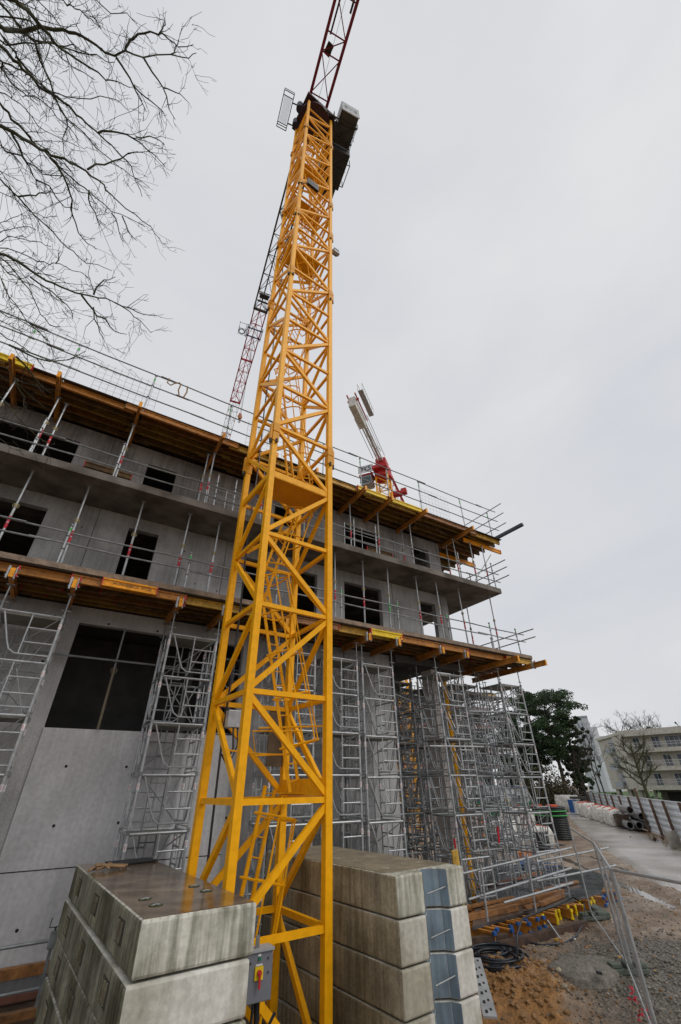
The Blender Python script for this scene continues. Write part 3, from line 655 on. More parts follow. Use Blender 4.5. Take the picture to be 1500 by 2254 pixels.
# yellow steel push prop behind column
pp = thing('steel_shore', 'tall yellow vertical steel shore right behind the pale column', 'shore', (12.87, 12.9, G0+.06))
MB().tube((0,0,0), (0,0,6.55), .085, 10).build('tube', Y_, pp); MB().tube((0,0,2.4), (0,0,2.5), .11, 10).tube((0,0,5.0),(0,0,5.08),.11,10).build('flange', YD, pp)

# ================================================================ TOWER CRANE
TH = YM-YB
MX_ = Vector((math.cos(TH), math.sin(TH), 0)); MY_ = Vector((-math.sin(TH), math.cos(TH), 0))
def MW(a, b_, z=0): return MX_*a + MY_*b_ + Vector((0, 0, z))
CX, CY = 3.935, 7.98
cb = MW(CX, CY, -3.7)
cr_ = thing('tower_crane', 'tall yellow lattice mast tower crane with dark red jib standing between ballast stacks', 'tower crane', cb, TH)
def zz(z): return z - cb.z
hx, hy = .815, .785
LEGS = [(-hx,-hy), (hx,-hy), (hx,hy), (-hx,hy)]
ZT = -.18+1.58*23.0   # 36.16
for i, (x, y) in enumerate(LEGS):
    MB().box(x-.068, x+.068, y-.068, y+.068, 0, zz(35.9)).build('mast_leg', Y_, cr_, bevel=.008)
JOINTS = [7.45, 15.35, 20.1, 23.25, 31.15]
mb = MB()
for z in JOINTS:
    for (x, y) in LEGS:
        mb.box(x-.085, x+.085, y-.085, y+.085, zz(z)-.30, zz(z)-.015); mb.box(x-.085, x+.085, y-.085, y+.085, zz(z)+.015, zz(z)+.30)
        sx = 1 if x > 0 else -1
        mb.box(x+sx*.085, x+sx*.14, y-.05, y+.05, zz(z)-.25, zz(z)+.25)
split(mb, 'joint_collar', YD, cr_, 3, bevel=.006)
mb = MB()
for z in JOINTS:
    for (x, y) in LEGS:
        sx, sy = (1 if x > 0 else -1), (1 if y > 0 else -1)
        mb.tube((x+sx*.115, y-.02, zz(z)-.37), (x+sx*.115, y-.02, zz(z)-.24), .035, 8)
        mb.tube((x-sx*.02, y+sy*.10, zz(z)-.36), (x-sx*.02, y+sy*.10, zz(z)-.25), .03, 8)
split(mb, 'joint_bolt', DKM, cr_)
k = -2; tie = MB(); dia = MB()
while True:
    z0 = -.18+1.58*k; z1 = z0+1.58
    if z0 > 35.5: break
    for f in range(4):
        (xa, ya), (xb, yb_) = LEGS[f], LEGS[(f+1) % 4]
        up = (0, 0, 1)
        tie.bar((xa, ya, zz(z0)), (xb, yb_, zz(z0)), .07, .085, up)
        if z1 < 35.95:
            # zigzag: neighbouring faces alternate
            if (k+(0, 1, 1, 0)[f]) % 2 == 0: p, q = (xb, yb_, zz(z0)+.05), (xa, ya, zz(z1)-.05)
            else: p, q = (xa, ya, zz(z0)+.05), (xb, yb_, zz(z1)-.05)
            dia.bar(p, q, .075, .095)
    k += 1
split(tie, 'horizontal_tie', Y_, cr_, 4); split(dia, 'diagonal_brace', Y_, cr_)
# platforms
def platform(z, x0, x1, y0, y1):
    mb = MB().box(x0, x1, y0, y1, zz(z), zz(z)+.02)
    p = mb.build('rest_platform', YD, cr_)
    MB().box(-hx+.07, hx-.07, -hy-.03, -hy+.01, zz(z)-.08, zz(z)+.10).box(-hx-.03, -hx+.01, -hy+.07, hy-.07, zz(z)-.08, zz(z)+.10).build('toe_beam', Y_, p)
platform(6.16, -hx+.06, hx-.06, -hy+.06, .15)
for z in (18.8, 23.6, 28.3): MB().box(-hx+.06, hx-.06, -.1, hy-.06, zz(z), zz(z)+.02).build('rest_platform', YD, cr_)
mb = MB().prism([(hx-.5, hy-.1), (hx-.09, -.2), (hx-.09, hy-.1)], zz(-.10), zz(-.08)).box(hx-.085, hx-.07, -hy+.07, hy-.07, zz(-.13), zz(.13)); mb.build('rest_platform', Y_, cr_)
# ladders with hoops
def ladder(p0, p1, hoops=True):
    p0 = Vector(p0); p1 = Vector(p1); mb = MB(); d = p1-p0; Ln = d.length; d.normalize(); s_ = Vector((0, 1, 0)).cross(d).normalized() if False else Vector((.86, .5, 0)); s_ = (s_ - d*s_.dot(d)).normalized(); nn = d.cross(s_).normalized()
    w2 = .17
    for q in (-1, 1): mb.bar(p0+s_*w2*q, p1+s_*w2*q, .04, .06)
    t_ = .15
    while t_ < Ln: mb.tube(p0+d*t_-s_*w2, p0+d*t_+s_*w2, .013, 6); t_ += .28
    ld = mb.build('ladder', Y_, cr_)
    if hoops:
        mb = MB(); t_ = .7; cc = []
        if nn.y > 0: nn = -nn
        while t_ < Ln+.3:
            c_ = p0+d*t_; pts = [c_ + s_*(.34*math.cos(a)) + nn*(.02+.62*math.sin(a)) for a in [math.pi*i/8 for i in range(9)]]
            pts = [c_+s_*w2] + pts + [c_-s_*w2]; mb.poly(pts, .019, 5); cc.append((pts[3], pts[5], pts[7])); t_ += .85
        for j in range(len(cc)-1):
            for q in range(3): mb.tube(cc[j][q], cc[j+1][q], .016, 5)
        mb.build('safety_hoop', Y_, ld)
ladder((-.45, .25, zz(-3.6)), (.30, .35, zz(.0)))
ladder((.62, .0, zz(-.05)), (-.28, .35, zz(4.2)))
ladder((-.28, .35, zz(3.6)), (.35, .2, zz(6.2)))
za = 6.2; side = 1
while za < 34:
    zb_ = min(za+4.74, 35.6); ladder((.42*side, .30, zz(za)), (-.36*side, .34, zz(zb_))); side = -side; za += 4.74
# mid guard rails seen inside the lower bays
mb = MB()
for z in (.55, .95):
    mb.poly([(hx, -hy+.1, zz(z)), (.2, -.1, zz(z)), (-.1, .2, zz(z))], .016, 5) if z > .8 else mb.poly([(hx, hy-.1, zz(z)), (0, .5, zz(z)), (-hx, -.1, zz(z))], .016, 5)
mb.poly([(hx, .2, zz(.55)), (-.1, .25, zz(.5)), (-.2, .25, zz(.9)), (hx, .2, zz(.95))], .016, 5)
mb.build('hand_rail', Y_, cr_)
# cables up the mast
mb = MB(); mb.poly([(-hx+.22+.02*math.sin(i*1.7), hy-.1, zz(-3.2+i*1.3)) for i in range(31)], .022, 6); mb.build('power_cable', RUB, cr_)
mb = MB(); mb.poly([(hx+.1+.03*math.sin(i*1.1), hy+.1, zz(-1+i*1.2)) for i in range(31)], .006, 4); mb.build('signal_cable', BLKP, cr_)
# junction box on the left face, dull metal
mb = MB().box(-hx+.06, -hx+.36, .15, .3, zz(.93), zz(1.22)); jb = mb.build('junction_box', STL, cr_, bevel=.01)
MB().poly([(-hx+.2, .2, zz(.93)), (-hx+.22, .15, zz(.6)), (-hx+.1, .1, zz(.35)), (-hx+.0, .1, zz(.5))], .018, 6).poly([(-hx+.28, .2, zz(.93)), (-hx+.3, .15, zz(.65)), (-hx+.2, .1, zz(.45)), (-hx+.02, .12, zz(.55))], .014, 6).build('cable_loop', BLKP, jb)
mb = MB().box(hx-.42, hx-.06, hy-.02, hy+.01, zz(.35), zz(1.45)); mb.build('backing_board', mat('brown weathered board', (.14,.105,.065), .8), cr_)
# floodlights
fl = MB().box(-hx+.15, -hx+.72, -hy-.42, -hy-.30, zz(22.5), zz(23.05)); f1 = fl.build('floodlight', BLKP, cr_)
MB().tube((-hx+.3, -hy-.425, zz(22.85)), (-hx+.3, -hy-.43, zz(22.85)), .07, 12).tube((-hx+.5, -hy-.425, zz(22.85)), (-hx+.5, -hy-.43, zz(22.85)), .07, 12).build('lens', mat('lamp lens', (.16,.14,.07), .2), f1)
MB().tube((-hx-.15, -hy-.1, zz(22.75)), (-hx+.3, -hy-.36, zz(22.7)), .02, 6).build('bracket', DKM, f1)
f2 = MB().box(hx+.16, hx+.4, -hy-.1, -hy+.12, zz(19.0), zz(19.2)).build('floodlight', BLKP, cr_)
MB().box(hx+.14, hx+.42, -hy-.12, -hy+.02, zz(18.88), zz(18.99)).build('lens', LGM, f2)
MB().tube((hx, -hy, zz(19.1)), (hx+.2, -hy, zz(19.1)), .02, 6).build('bracket', DKM, f2)
# slewing unit
TOP = 36.0
su = MB().tube((0,0,zz(35.92)), (0,0,zz(36.25)), 1.08, 24); su.box(-1.05, 1.05, -1.05, 1.05, zz(36.26), zz(36.5)); su_o = su.build('slewing_ring', mat('dark violet-red steel', (.05, .015, .025), .55), cr_)
MB().tube((-1.15, -.2, zz(35.6)), (-1.15, -.2, zz(36.4)), .22, 12).tube((-1.0, .6, zz(35.5)), (-1.0, .6, zz(36.3)), .2, 12).build('slew_motor', mat('navy motor', (.02,.02,.05), .5), su_o)
MB().box(-.8, .8, -.8, .8, zz(36.5), zz(37.6)).build('turntable_frame', RED, cr_)
# jib: direction 8.6 deg in building frame azimuth, in crane local: rotate by
JA = R(8.6)
Jd = Vector((math.sin(JA), math.cos(JA), 0)); Js = Vector((math.cos(JA), -math.sin(JA), 0))
RI = Matrix.Rotation(-TH, 3, 'Z'); Jd = RI @ Jd; Js = RI @ Js
def jp(s_, t_, z): v = Jd*s_ + Js*t_; return (v.x, v.y, zz(z))
def truss(parent, s0, s1, step, zb_, hgt, wd, chord, brace, matl, name, single_top=True, alt=None):
    mc = MB(); s = s0
    mc.bar(jp(s0, -wd/2, zb_), jp(s1, -wd/2, zb_), chord, chord*1.1); mc.bar(jp(s0, wd/2, zb_), jp(s1, wd/2, zb_), chord, chord*1.1)
    if single_top: mc.tube(jp(s0, 0, zb_+hgt), jp(s1, 0, zb_+hgt), chord*.45, 6)
    o = mc.build(name, matl, parent)
    mbx = MB(); k = 0; sg = 1 if s1 > s0 else -1
    while (s1-s)*sg > .1:
        e = s+step*sg if (s1-s-step*sg)*sg > 0 else s1
        for q in (-1, 1):
            mbx.tube(jp(s, q*wd/2, zb_), jp((s+e)/2, 0, zb_+hgt), brace, 5); mbx.tube(jp(e, q*wd/2, zb_), jp((s+e)/2, 0, zb_+hgt), brace, 5)
        a = -1 if k % 2 else 1
        mbx.tube(jp(s, a*wd/2, zb_), jp(e, -a*wd/2, zb_), brace, 5)
        mbx.tube(jp(s, -wd/2, zb_), jp(s, wd/2, zb_), brace*1.1, 5)
        s = e; k += 1
    mbx.build('lattice_brace', alt or matl, o)
    mbx = MB().bar(jp(s1-.1*sg, -wd/2, zb_), jp(s1-.1*sg, wd/2, zb_), chord*1.4, chord*1.6); mbx.build('end_cross_beam', matl, o)
    return o
ZJ = 37.8
RED_J = mat('jib red', (.50, .02, .05), .5, 0, .1, 1)
truss(cr_, 1.2, 15.0, 1.7, ZJ, 1.25, 1.22, .13, .028, BRN, 'jib_section')
truss(cr_, 15.0, 21.0, 1.5, ZJ, 1.25, 1.15, .10, .028, RED_J, 'jib_section')
truss(cr_, 21.0, 27.2, 1.5, ZJ, 1.2, 1.12, .10, .026, RED_J, 'jib_section')
truss(cr_, 27.2, 32.8, 1.5, ZJ, 1.1, 1.10, .045, .018, LGM, 'jib_section', alt=LGM)
truss(cr_, 32.8, 36.5, 1.5, ZJ, 1.0, 1.10, .06, .03, RED_J, 'jib_section')
MB().box(-.0, .0, 0, 0, 0, 0)
# winch near the jib root
wn = MB()
for s_ in (13.4, 14.1): wn.bar(jp(s_, -.5, ZJ+.15), jp(s_, .5, ZJ+.15), .12, .12)
wn.tube(jp(13.7, -.4, ZJ+.4), jp(13.7, .45, ZJ+.4), .22, 10); wn.build('trolley_winch', DKM, cr_)
# trolley
tr = MB(); ts = 17.4
for s_ in (ts-.45, ts+.45): tr.bar(jp(s_, -.75, ZJ-.15), jp(s_, .75, ZJ-.15), .08, .12)
for q in (-.72, .72): tr.bar(jp(ts-.7, q, ZJ-.1), jp(ts+.7, q, ZJ-.1), .07, .16)
tro = tr.build('trolley', BLU, cr_)
bk = MB()
for (s_, z_) in ((ts-.35, ZJ-.5), (ts-.35, ZJ+.35), (ts+.35, ZJ-.5), (ts+.35, ZJ+.35)):
    bk.tube(jp(s_, -1.5, z_), jp(s_, -.75, z_), .02, 5)
for q in (-1.5, -.85):
    for z_ in (ZJ-.5, ZJ-.1, ZJ+.35): bk.tube(jp(ts-.35, q, z_), jp(ts+.35, q, z_), .018, 5)
    for s_ in (ts-.35, ts+.35): bk.tube(jp(s_, q, ZJ-.5), jp(s_, q, ZJ+.5), .02, 5)
bk.ring(jp(ts, -1.2, ZJ-.5), .26, .05, 16, 5); bk.build('maintenance_basket', DKM, tro)
# hook with ropes
hz = 25.6; mb = MB()
for q, w_ in ((-.22, -.1), (.22, .1), (-.12, .0), (.3, .12)): mb.tube(jp(ts+q, w_, ZJ-.2), jp(ts+q*.4, w_*.5, hz+.7), .008, 4)
mb.build('hoist_rope', DKM, cr_)
hk = MB().box(*[c for c in (0,0,0,0,0,0)]) if 0 else MB()
c0 = Vector(jp(ts, 0, hz)); hk.box(c0.x-.13, c0.x+.13, c0.y-.08, c0.y+.08, c0.z+.15, c0.z+.75).box(c0.x-.2, c0.x+.2, c0.y-.06, c0.y+.06, c0.z+.3, c0.z+.5)
hk_o = hk.build('hook_block', mat('rusty orange hook block', (.42, .14, .04), .6), cr_, bevel=.04)
MB().poly([c0+Vector((0,0,.15)), c0+Vector((0,0,-.05)), c0+Vector((.09,0,-.18)), c0+Vector((0,0,-.3)), c0+Vector((-.1,0,-.2))], .035, 6).build('hook', DKM, hk_o)
# counter-jib running over the viewer
cj = MB(); 
for q in (-.6, .6): cj.bar(jp(-.6, q, ZJ-.05), jp(-17, q*1.05, ZJ-.05), .17, .26)
co_ = cj.build('counter_jib', RED, cr_)
cj = MB(); s_ = -1.0; k = 0
pat = [2.0, .9, 1.6, 1.6, 1.8, 1.8, 1.8, 1.8, 1.8]
for st_ in pat:
    e = s_-st_; cj.bar(jp(s_, -.6, ZJ), jp(s_, .6, ZJ), .07, .07)
    a = 1 if k % 2 else -1; cj.bar(jp(s_, -a*.6, ZJ), jp(e, a*.6, ZJ), .055, .055)
    if k in (0,): cj.bar(jp(s_, a*.6, ZJ), jp(e, -a*.6, ZJ), .05, .05)
    s_ = e; k += 1
cj.build('lattice_brace', RED, co_)
MB().bar(jp(-3.8, -.35, ZJ+.1), jp(-9, -.32, ZJ+.1), .10, .08).bar(jp(-5.0, .42, ZJ+.1), jp(-9, .4, ZJ+.1), .12, .06).build('walkway_beam', DKM, co_)
MB().box(-.2, .2, -.3, .3, -.02, .02).build('black_panel', BLKP, co_).location = Vector(jp(-3.2, -.22, ZJ+.08))
MB().tube(jp(-.5, 0, ZJ+.3), jp(-9, -.05, ZJ+.4), .01, 4).build('hoist_rope', DKM, co_)
MB().tube(jp(-.5, -.62, ZJ-.3), jp(-.2, -.62, ZJ-.05), .12, 8).tube(jp(-.3, -.75, ZJ-.1), jp(-.3, -.55, ZJ-.1), .2, 8).build('anchor_pulley', RED2, co_)
# cab platform to the right and framed board to the left: positioned along Js
def jbox(s0, s1, t0, t1, z0, z1):
    vs = [jp(s_, t_, z_) for z_ in (z0, z1) for (s_, t_) in ((s0,t0),(s0,t1),(s1,t1),(s1,t0))]
    return MB().add(vs, [(0,1,2,3),(7,6,5,4),(0,4,5,1),(1,5,6,2),(2,6,7,3),(3,7,4,0)])
CP = mat('dark grey cab steel', (.035, .036, .038), .5, .1)
# operator cab: forward (away) of platform
cabp = jbox(.35, 2.5, 1.05, 2.75, 35.2, 36.2).build('operator_cab', CP, cr_, bevel=.05)
g = jbox(2.5, 3.15, 1.1, 2.55, 35.15, 36.2)
for i_ in (2, 3): pass
g.build('cab_window', GLS, cabp)
jbox(2.45, 2.9, 1.12, 2.5, 34.98, 35.14).build('floor_window', GLS, cabp)
jbox(-.7, .33, 1.1, 2.6, 36.0, 36.06).build('cab_walkway', mat('open grating', (.06,.06,.062), .6), cr_)
mbx = MB()
for t_ in (1.1, 2.75):
    for z_ in (36.55, 37.05): mbx.tube(jp(-.9, t_, z_), jp(2.4, t_, z_), .02, 5)
    for s_ in (-.9, -.2, .5, 1.4, 2.4): mbx.tube(jp(s_, t_, 36.0), jp(s_, t_, 37.05), .02, 5)
for s_ in (-.9, 0, .8): mbx.bar(jp(s_, 0, 35.95), jp(s_, 2.7, 35.95), .08, .08)
mbx.bar(jp(-.9, 1.1, 35.9), jp(.3, 2.7, 35.9), .05, .05); mbx.bar(jp(-.9, 2.7, 35.9), jp(.3, 1.1, 35.9), .05, .05)
mbx.bar(jp(.4, 1.1, 35.14), jp(2.3, 2.7, 35.14), .05, .05); mbx.bar(jp(.4, 2.7, 35.14), jp(2.3, 1.1, 35.14), .05, .05); mbx.bar(jp(1.3, 1.05, 35.14), jp(1.3, 2.75, 35.14), .06, .06)
mbx.tube(jp(.9, 2.95, 35.3), jp(2.2, 2.95, 35.3), .03, 5).tube(jp(.9, 2.95, 35.3), jp(.9, 2.95, 36.3), .03, 5).tube(jp(2.2, 2.95, 35.3), jp(2.2, 2.95, 36.3), .03, 5).tube(jp(.9, 2.75, 35.3), jp(.9, 2.95, 35.3), .03, 5).tube(jp(2.2, 2.75, 35.3), jp(2.2, 2.95, 35.3), .03, 5)
mbx.poly([jp(-.6, .7, 36.3), jp(-.9, 1.0, 36.0), jp(-.5, 1.3, 35.8), jp(.1, 1.5, 35.9)], .05, 6).poly([jp(-.2, .8, 36.1), jp(-.5, 1.1, 35.8), jp(.0, 1.4, 35.7)], .04, 6)
mbx.build('walkway_rail', DKM, cr_)
pn = jbox(-1.35, -.45, 1.5, 2.6, 36.1, 37.3).build('electrical_cabinet', mat('dark cabinet underside', (.07, .068, .06), .6), cr_)
jbox(-1.42, -1.37, 1.45, 2.65, 36.05, 37.75).build('sign_board', mat('greyish sign sheet', (.50, .52, .54), .5), cr_)
sg = text('SYS', .62, mat('pale grey lettering', (.42, .45, .5), .5), cr_, jp(-1.435, 2.05, 36.9), (R(90), 0, math.atan2(Js.y, Js.x)))
jbox(-1.43, -.42, 1.40, 1.44, 36.1, 37.7).build('sign_board', LGM, cr_)
# framed board on the left side
fbm = jbox(-1.35, .55, -2.3, -2.24, 36.2, 36.9)
brd = MB()
for s_ in (-1.6, .6):
    for z_ in (35.95,): pass
fb = MB()
def jq(s_, t_, z_): return jp(s_, t_, z_)
for t_ in (-2.2, -1.58): fb.bar(jq(-.85, t_, 36.0), jq(1.0, t_, 36.0), .05, .07)
for s_ in (-.85, -.62, .74, .86, 1.0): fb.bar(jq(s_, -2.2, 36.0), jq(s_, -1.58, 36.0), .04, .05)
fb.tube(jq(-.45, -1.58, 36.0), jq(-.45, -.8, 36.2), .04, 6).tube(jq(.6, -1.58, 36.0), jq(.6, -.8, 36.2), .04, 6)
for s_ in (-.85, 1.0): fb.tube(jq(s_, -2.2, 36.0), jq(s_, -2.2, 36.35), .02, 5).tube(jq(s_, -1.58, 36.0), jq(s_, -1.58, 36.35), .02, 5)
fb.bar(jq(-.85, -2.2, 36.35), jq(-.85, -1.58, 36.35), .03, .03)
fbo = fb.build('side_frame', DKM, cr_)
jbox(-.59, .71, -2.14, -1.64, 36.05, 36.07).build('frame_panel', TRL, fbo)

# ================================================================ BALLAST STACKS
def holes(mb_, pts, z):
    for (x, y) in pts: mb_.tube((x, y, z-.012), (x, y, z+.004), .075, 14)
BH = .445
X0, X1, Y0, Y1 = 1.63, 2.89, 5.80, 10.4
for i in range(7):
    zt = -1.08 - i*BH; o_ = MW(X0, Y0, zt-BH)
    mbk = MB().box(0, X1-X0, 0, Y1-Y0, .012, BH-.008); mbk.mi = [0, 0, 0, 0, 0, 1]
    lb = 'streaked concrete ballast block in the left stack, ' + ['topmost with wet brown top', 'second from the top', 'third from the top', 'fourth from the top', 'fifth from the top', 'sixth from the top', 'bottom one'][i]
    o_ = o_ + MX_*(0, -.035, -.02, -.03, -.01, -.03, 0)[i]
    t = thing('ballast_block', lb, 'concrete block', o_, TH, 'ballast blocks of the left stack')
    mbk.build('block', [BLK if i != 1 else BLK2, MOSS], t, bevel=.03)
    if i == 0:
        # wet film-like top screed, slightly inset
        MB().box(.03, X1-X0-.03, .03, Y1-Y0-.03, BH-.010, BH-.003).build('wet_top', WETC, t)
        hp = [(.25, .62), (.95, .62), (.42, 1.05), (1.0, 1.25)]
        mh = MB(); holes(mh, [(.28, .55), (1.0, .95)], BH-.001); holes(mh, [(.26, .95), (.98, 1.35)], BH-.001)
        mh.build('lifting_pocket', mat('mossy pocket', (.05, .055, .025), .9), t)
        mh = MB()
        for (x, y) in ((.26, .95), (.98, 1.35), (.28, .55), (1.0, .95)): mh.poly([(x-.05, y, BH), (x, y, BH+.008), (x+.05, y, BH)], .007, 5)
        mh.build('lifting_eye', STD, t)
    # ribbed side marks: flat dark plates with the recess shade painted in
    for y in (.75, 2.3, 3.8):
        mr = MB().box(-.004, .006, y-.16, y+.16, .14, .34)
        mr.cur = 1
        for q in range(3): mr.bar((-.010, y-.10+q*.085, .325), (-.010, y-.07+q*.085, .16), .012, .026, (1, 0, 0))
        mr.build('side_recess_shade', [mat('painted recess shade', (.06, .058, .045), .9), BRNC], t)
# rubble on top of left stack
o = MB().box(0, .75, 0, .5, 0, .02).build('rubber_mat', BLKP); o.location = MW(2.1, 9.7, -1.075); o.rotation_euler = (0, 0, TH+.1); tag(o, 'black rubber mat on the far end of the left ballast stack', 'mat')
mb = MB()
for q in range(9): a = random.random()*3; mb.poly([(.3*math.cos(a+q)+.2, .12*math.sin(a*2+q), .03), (.1*q*.3, .1*math.sin(q), .07), (.5-.06*q, .1*math.cos(q*2), .03)], .022, 4)
o = mb.build('webbing_strap', mat('muddy tan webbing', (.30, .19, .10), .85)); o.location = MW(1.75, 9.35, -1.08); tag(o, 'crumpled muddy tan strap lying on the left ballast stack', 'strap')
# right stack, with channel groove
A2 = R(5.2)  # heading rotation (counter-clockwise)
RC = Vector((4.82, 6.33, 0)); RWd, RLn = 1.47, 3.9
prof = [(0, 0), (.55, 0), (.59, .13), (.80, .26), (1.0, .13), (1.06, 0), (RWd, 0), (RWd, RLn), (0, RLn)]
BH2 = .475
for i in range(6):
    zt = -1.08 - i*BH2
    lb = 'ballast block with steel end groove, right stack, ' + ['topmost', 'second from the top with chipped corner', 'third from the top', 'fourth from the top', 'fifth from the top', 'bottom one'][i]
    t = thing('ballast_block', lb, 'concrete block', (RC.x, RC.y, zt-BH2), A2, 'ballast blocks of the right stack')
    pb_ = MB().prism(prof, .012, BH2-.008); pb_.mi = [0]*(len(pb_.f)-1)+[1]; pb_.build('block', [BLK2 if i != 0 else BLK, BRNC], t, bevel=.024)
    if i == 0: 
        MB().box(.03, RWd-.03, .27, RLn-.03, BH2-.010, BH2-.002).build('block_top', mat('damp brown block top', (.27, .225, .155), .5, 0, .15, 3, .15, 30, speck=(20, .75)), t)
        mh = MB(); holes(mh, [(.32, .6), (1.15, .65), (.95, 1.7), (.4, 2.0)], BH2); mh.build('lifting_pocket', STN, t)
    ch = MB().add([(x, y-.006, z) for z in (.025, BH2-.02) for (x, y) in prof[1:6]], [(j, j+1, j+6, j+5) for j in range(4)])
    cho = ch.build('steel_channel', LED, t)
    s_ = cho.modifiers.new('solid', 'SOLIDIFY'); s_.thickness = .008
    MB().tube((.70, .10, BH2*.40), (1.04, .03, BH2*.52), .010, 6).build('channel_rod', STD, cho)
# switch cabinet hanging from the mast tie
kc = thing('electrical_cabinet', 'grey electrical cabinet with yellow and red isolator switch hanging on the crane mast', 'electrical cabinet', MW(3.50, 6.86, -2.22), TH+R(-4))
MB().box(-.18, .19, 0, .18, .0, .45).build('housing', CAB, kc, bevel=.01)
MB().box(-.19, .20, -.02, .19, .45, .475).build('rain_lid', mat('pale enamel lid', (.36, .37, .38), .4), kc)
sw = MB().box(-.055, .055, -.02, -.001, .20, .32).build('switch_plate', YEL, kc)
MB().tube((0, -.02, .265), (0, -.045, .265), .03, 12).box(-.012, .012, -.06, -.04, .13, .27).build('switch_handle', RED2, sw)
MB().tube((0, -.001, .39), (0, -.018, .39), .018, 12).build('green_button', mat('green lamp cover', (.01, .2, .12), .3), kc)
MB().box(-.02, .02, -.006, -.001, .41, .43).box(-.045, .045, -.006, -.001, .325, .34).build('switch_label', STR, kc)
MB().tube((-.12, -.001, .36), (-.12, -.008, .36), .013, 10).tube((.12, -.001, .38), (.12, -.008, .38), .013, 10).tube((.13,-.001,.25),(.13,-.008,.25),.012,10).build('screw_cap', DKM, kc)
MB().tube((.05, .1, 0), (.06, .1, -.35), .035, 10).poly([(.0, .1, 0), (-.02, .08, -.2), (.1, .05, -.35), (.3, .1, -.15)], .02, 6).build('cable', RUB, kc)
MB().bar((-.02, .05, .47), (-.02, .05, .60), .05, .015).build('hanging_bracket', STD, kc)
tag(MB().poly([MW(3.55, 7.6, -2.3), MW(3.75, 7.4, -2.35), MW(3.78, 7.4, -2.6), MW(3.6, 7.5, -2.9), MW(3.3, 7.5, -2.95)], .016, 6).build('yellow_hoop', Y_), 'yellow tubular hoop beside the mast foot behind the grey cabinet', 'hoop')

# ================================================================ LEFT FOREGROUND HANDRAIL + TIMBER AT WALL FOOT
hp_ = thing('handrail_stand', 'grey handrail post with wing clamp left of the left ballast stack', 'handrail', (1.03, 11.0, -3.1))
MB().bar((0, 0, 0), (-.02, 0, 1.05), .05, .05).build('post', STD, hp_)
MB().box(-.08, .04, -.05, .03, .88, 1.1).build('clamp', STD, hp_, bevel=.008)
MB().tube((-.02, 0, 1.1), (-.02, 0, 1.15), .016, 6).poly([(-.11, 0, 1.27), (-.12, 0, 1.15), (-.02, 0, 1.14), (.07, 0, 1.17)], .009, 5).build('wing_bolt', DKM, hp_)
split(MB().tube((-4.5, .05, .92), (1.2, .0, 1.0), .026, 8).tube((-4.5, .05, .38), (1.1, .0, .44), .024, 8), 'rail', STD, hp_)
for i, (y, z, m_, hh, lb) in enumerate([(12.35, -2.74, WOD, .16, 'timber beam lying along the foot of the big concrete wall, nearest the wall'), (11.7, -2.9, mat('red-brown timber', (.22,.09,.06), .6), .1, 'red-brown board along the wall foot, middle one'), (11.0, -2.95, WOD, .14, 'wet brown board along the wall foot, nearest the viewer')]):
    o = MB().box(-4, 2.3, -.06, .06, -hh/2, hh/2).build('timber_beam', m_, bevel=.008); o.location = (0, y, z); o.rotation_euler = (0, 0, R(1-i)); tag(o, lb, 'timber', 'timbers at the wall foot')
o = MB().box(-4, 2.2, 10.3, 12.4, -3.09, -2.98).build('brown_sheeting', mat('brown muddy sheeting', (.10,.065,.045), .5, 0, .3, 2)); tag(o, 'muddy brown sheeting lying under the timbers at the wall foot', 'sheeting')
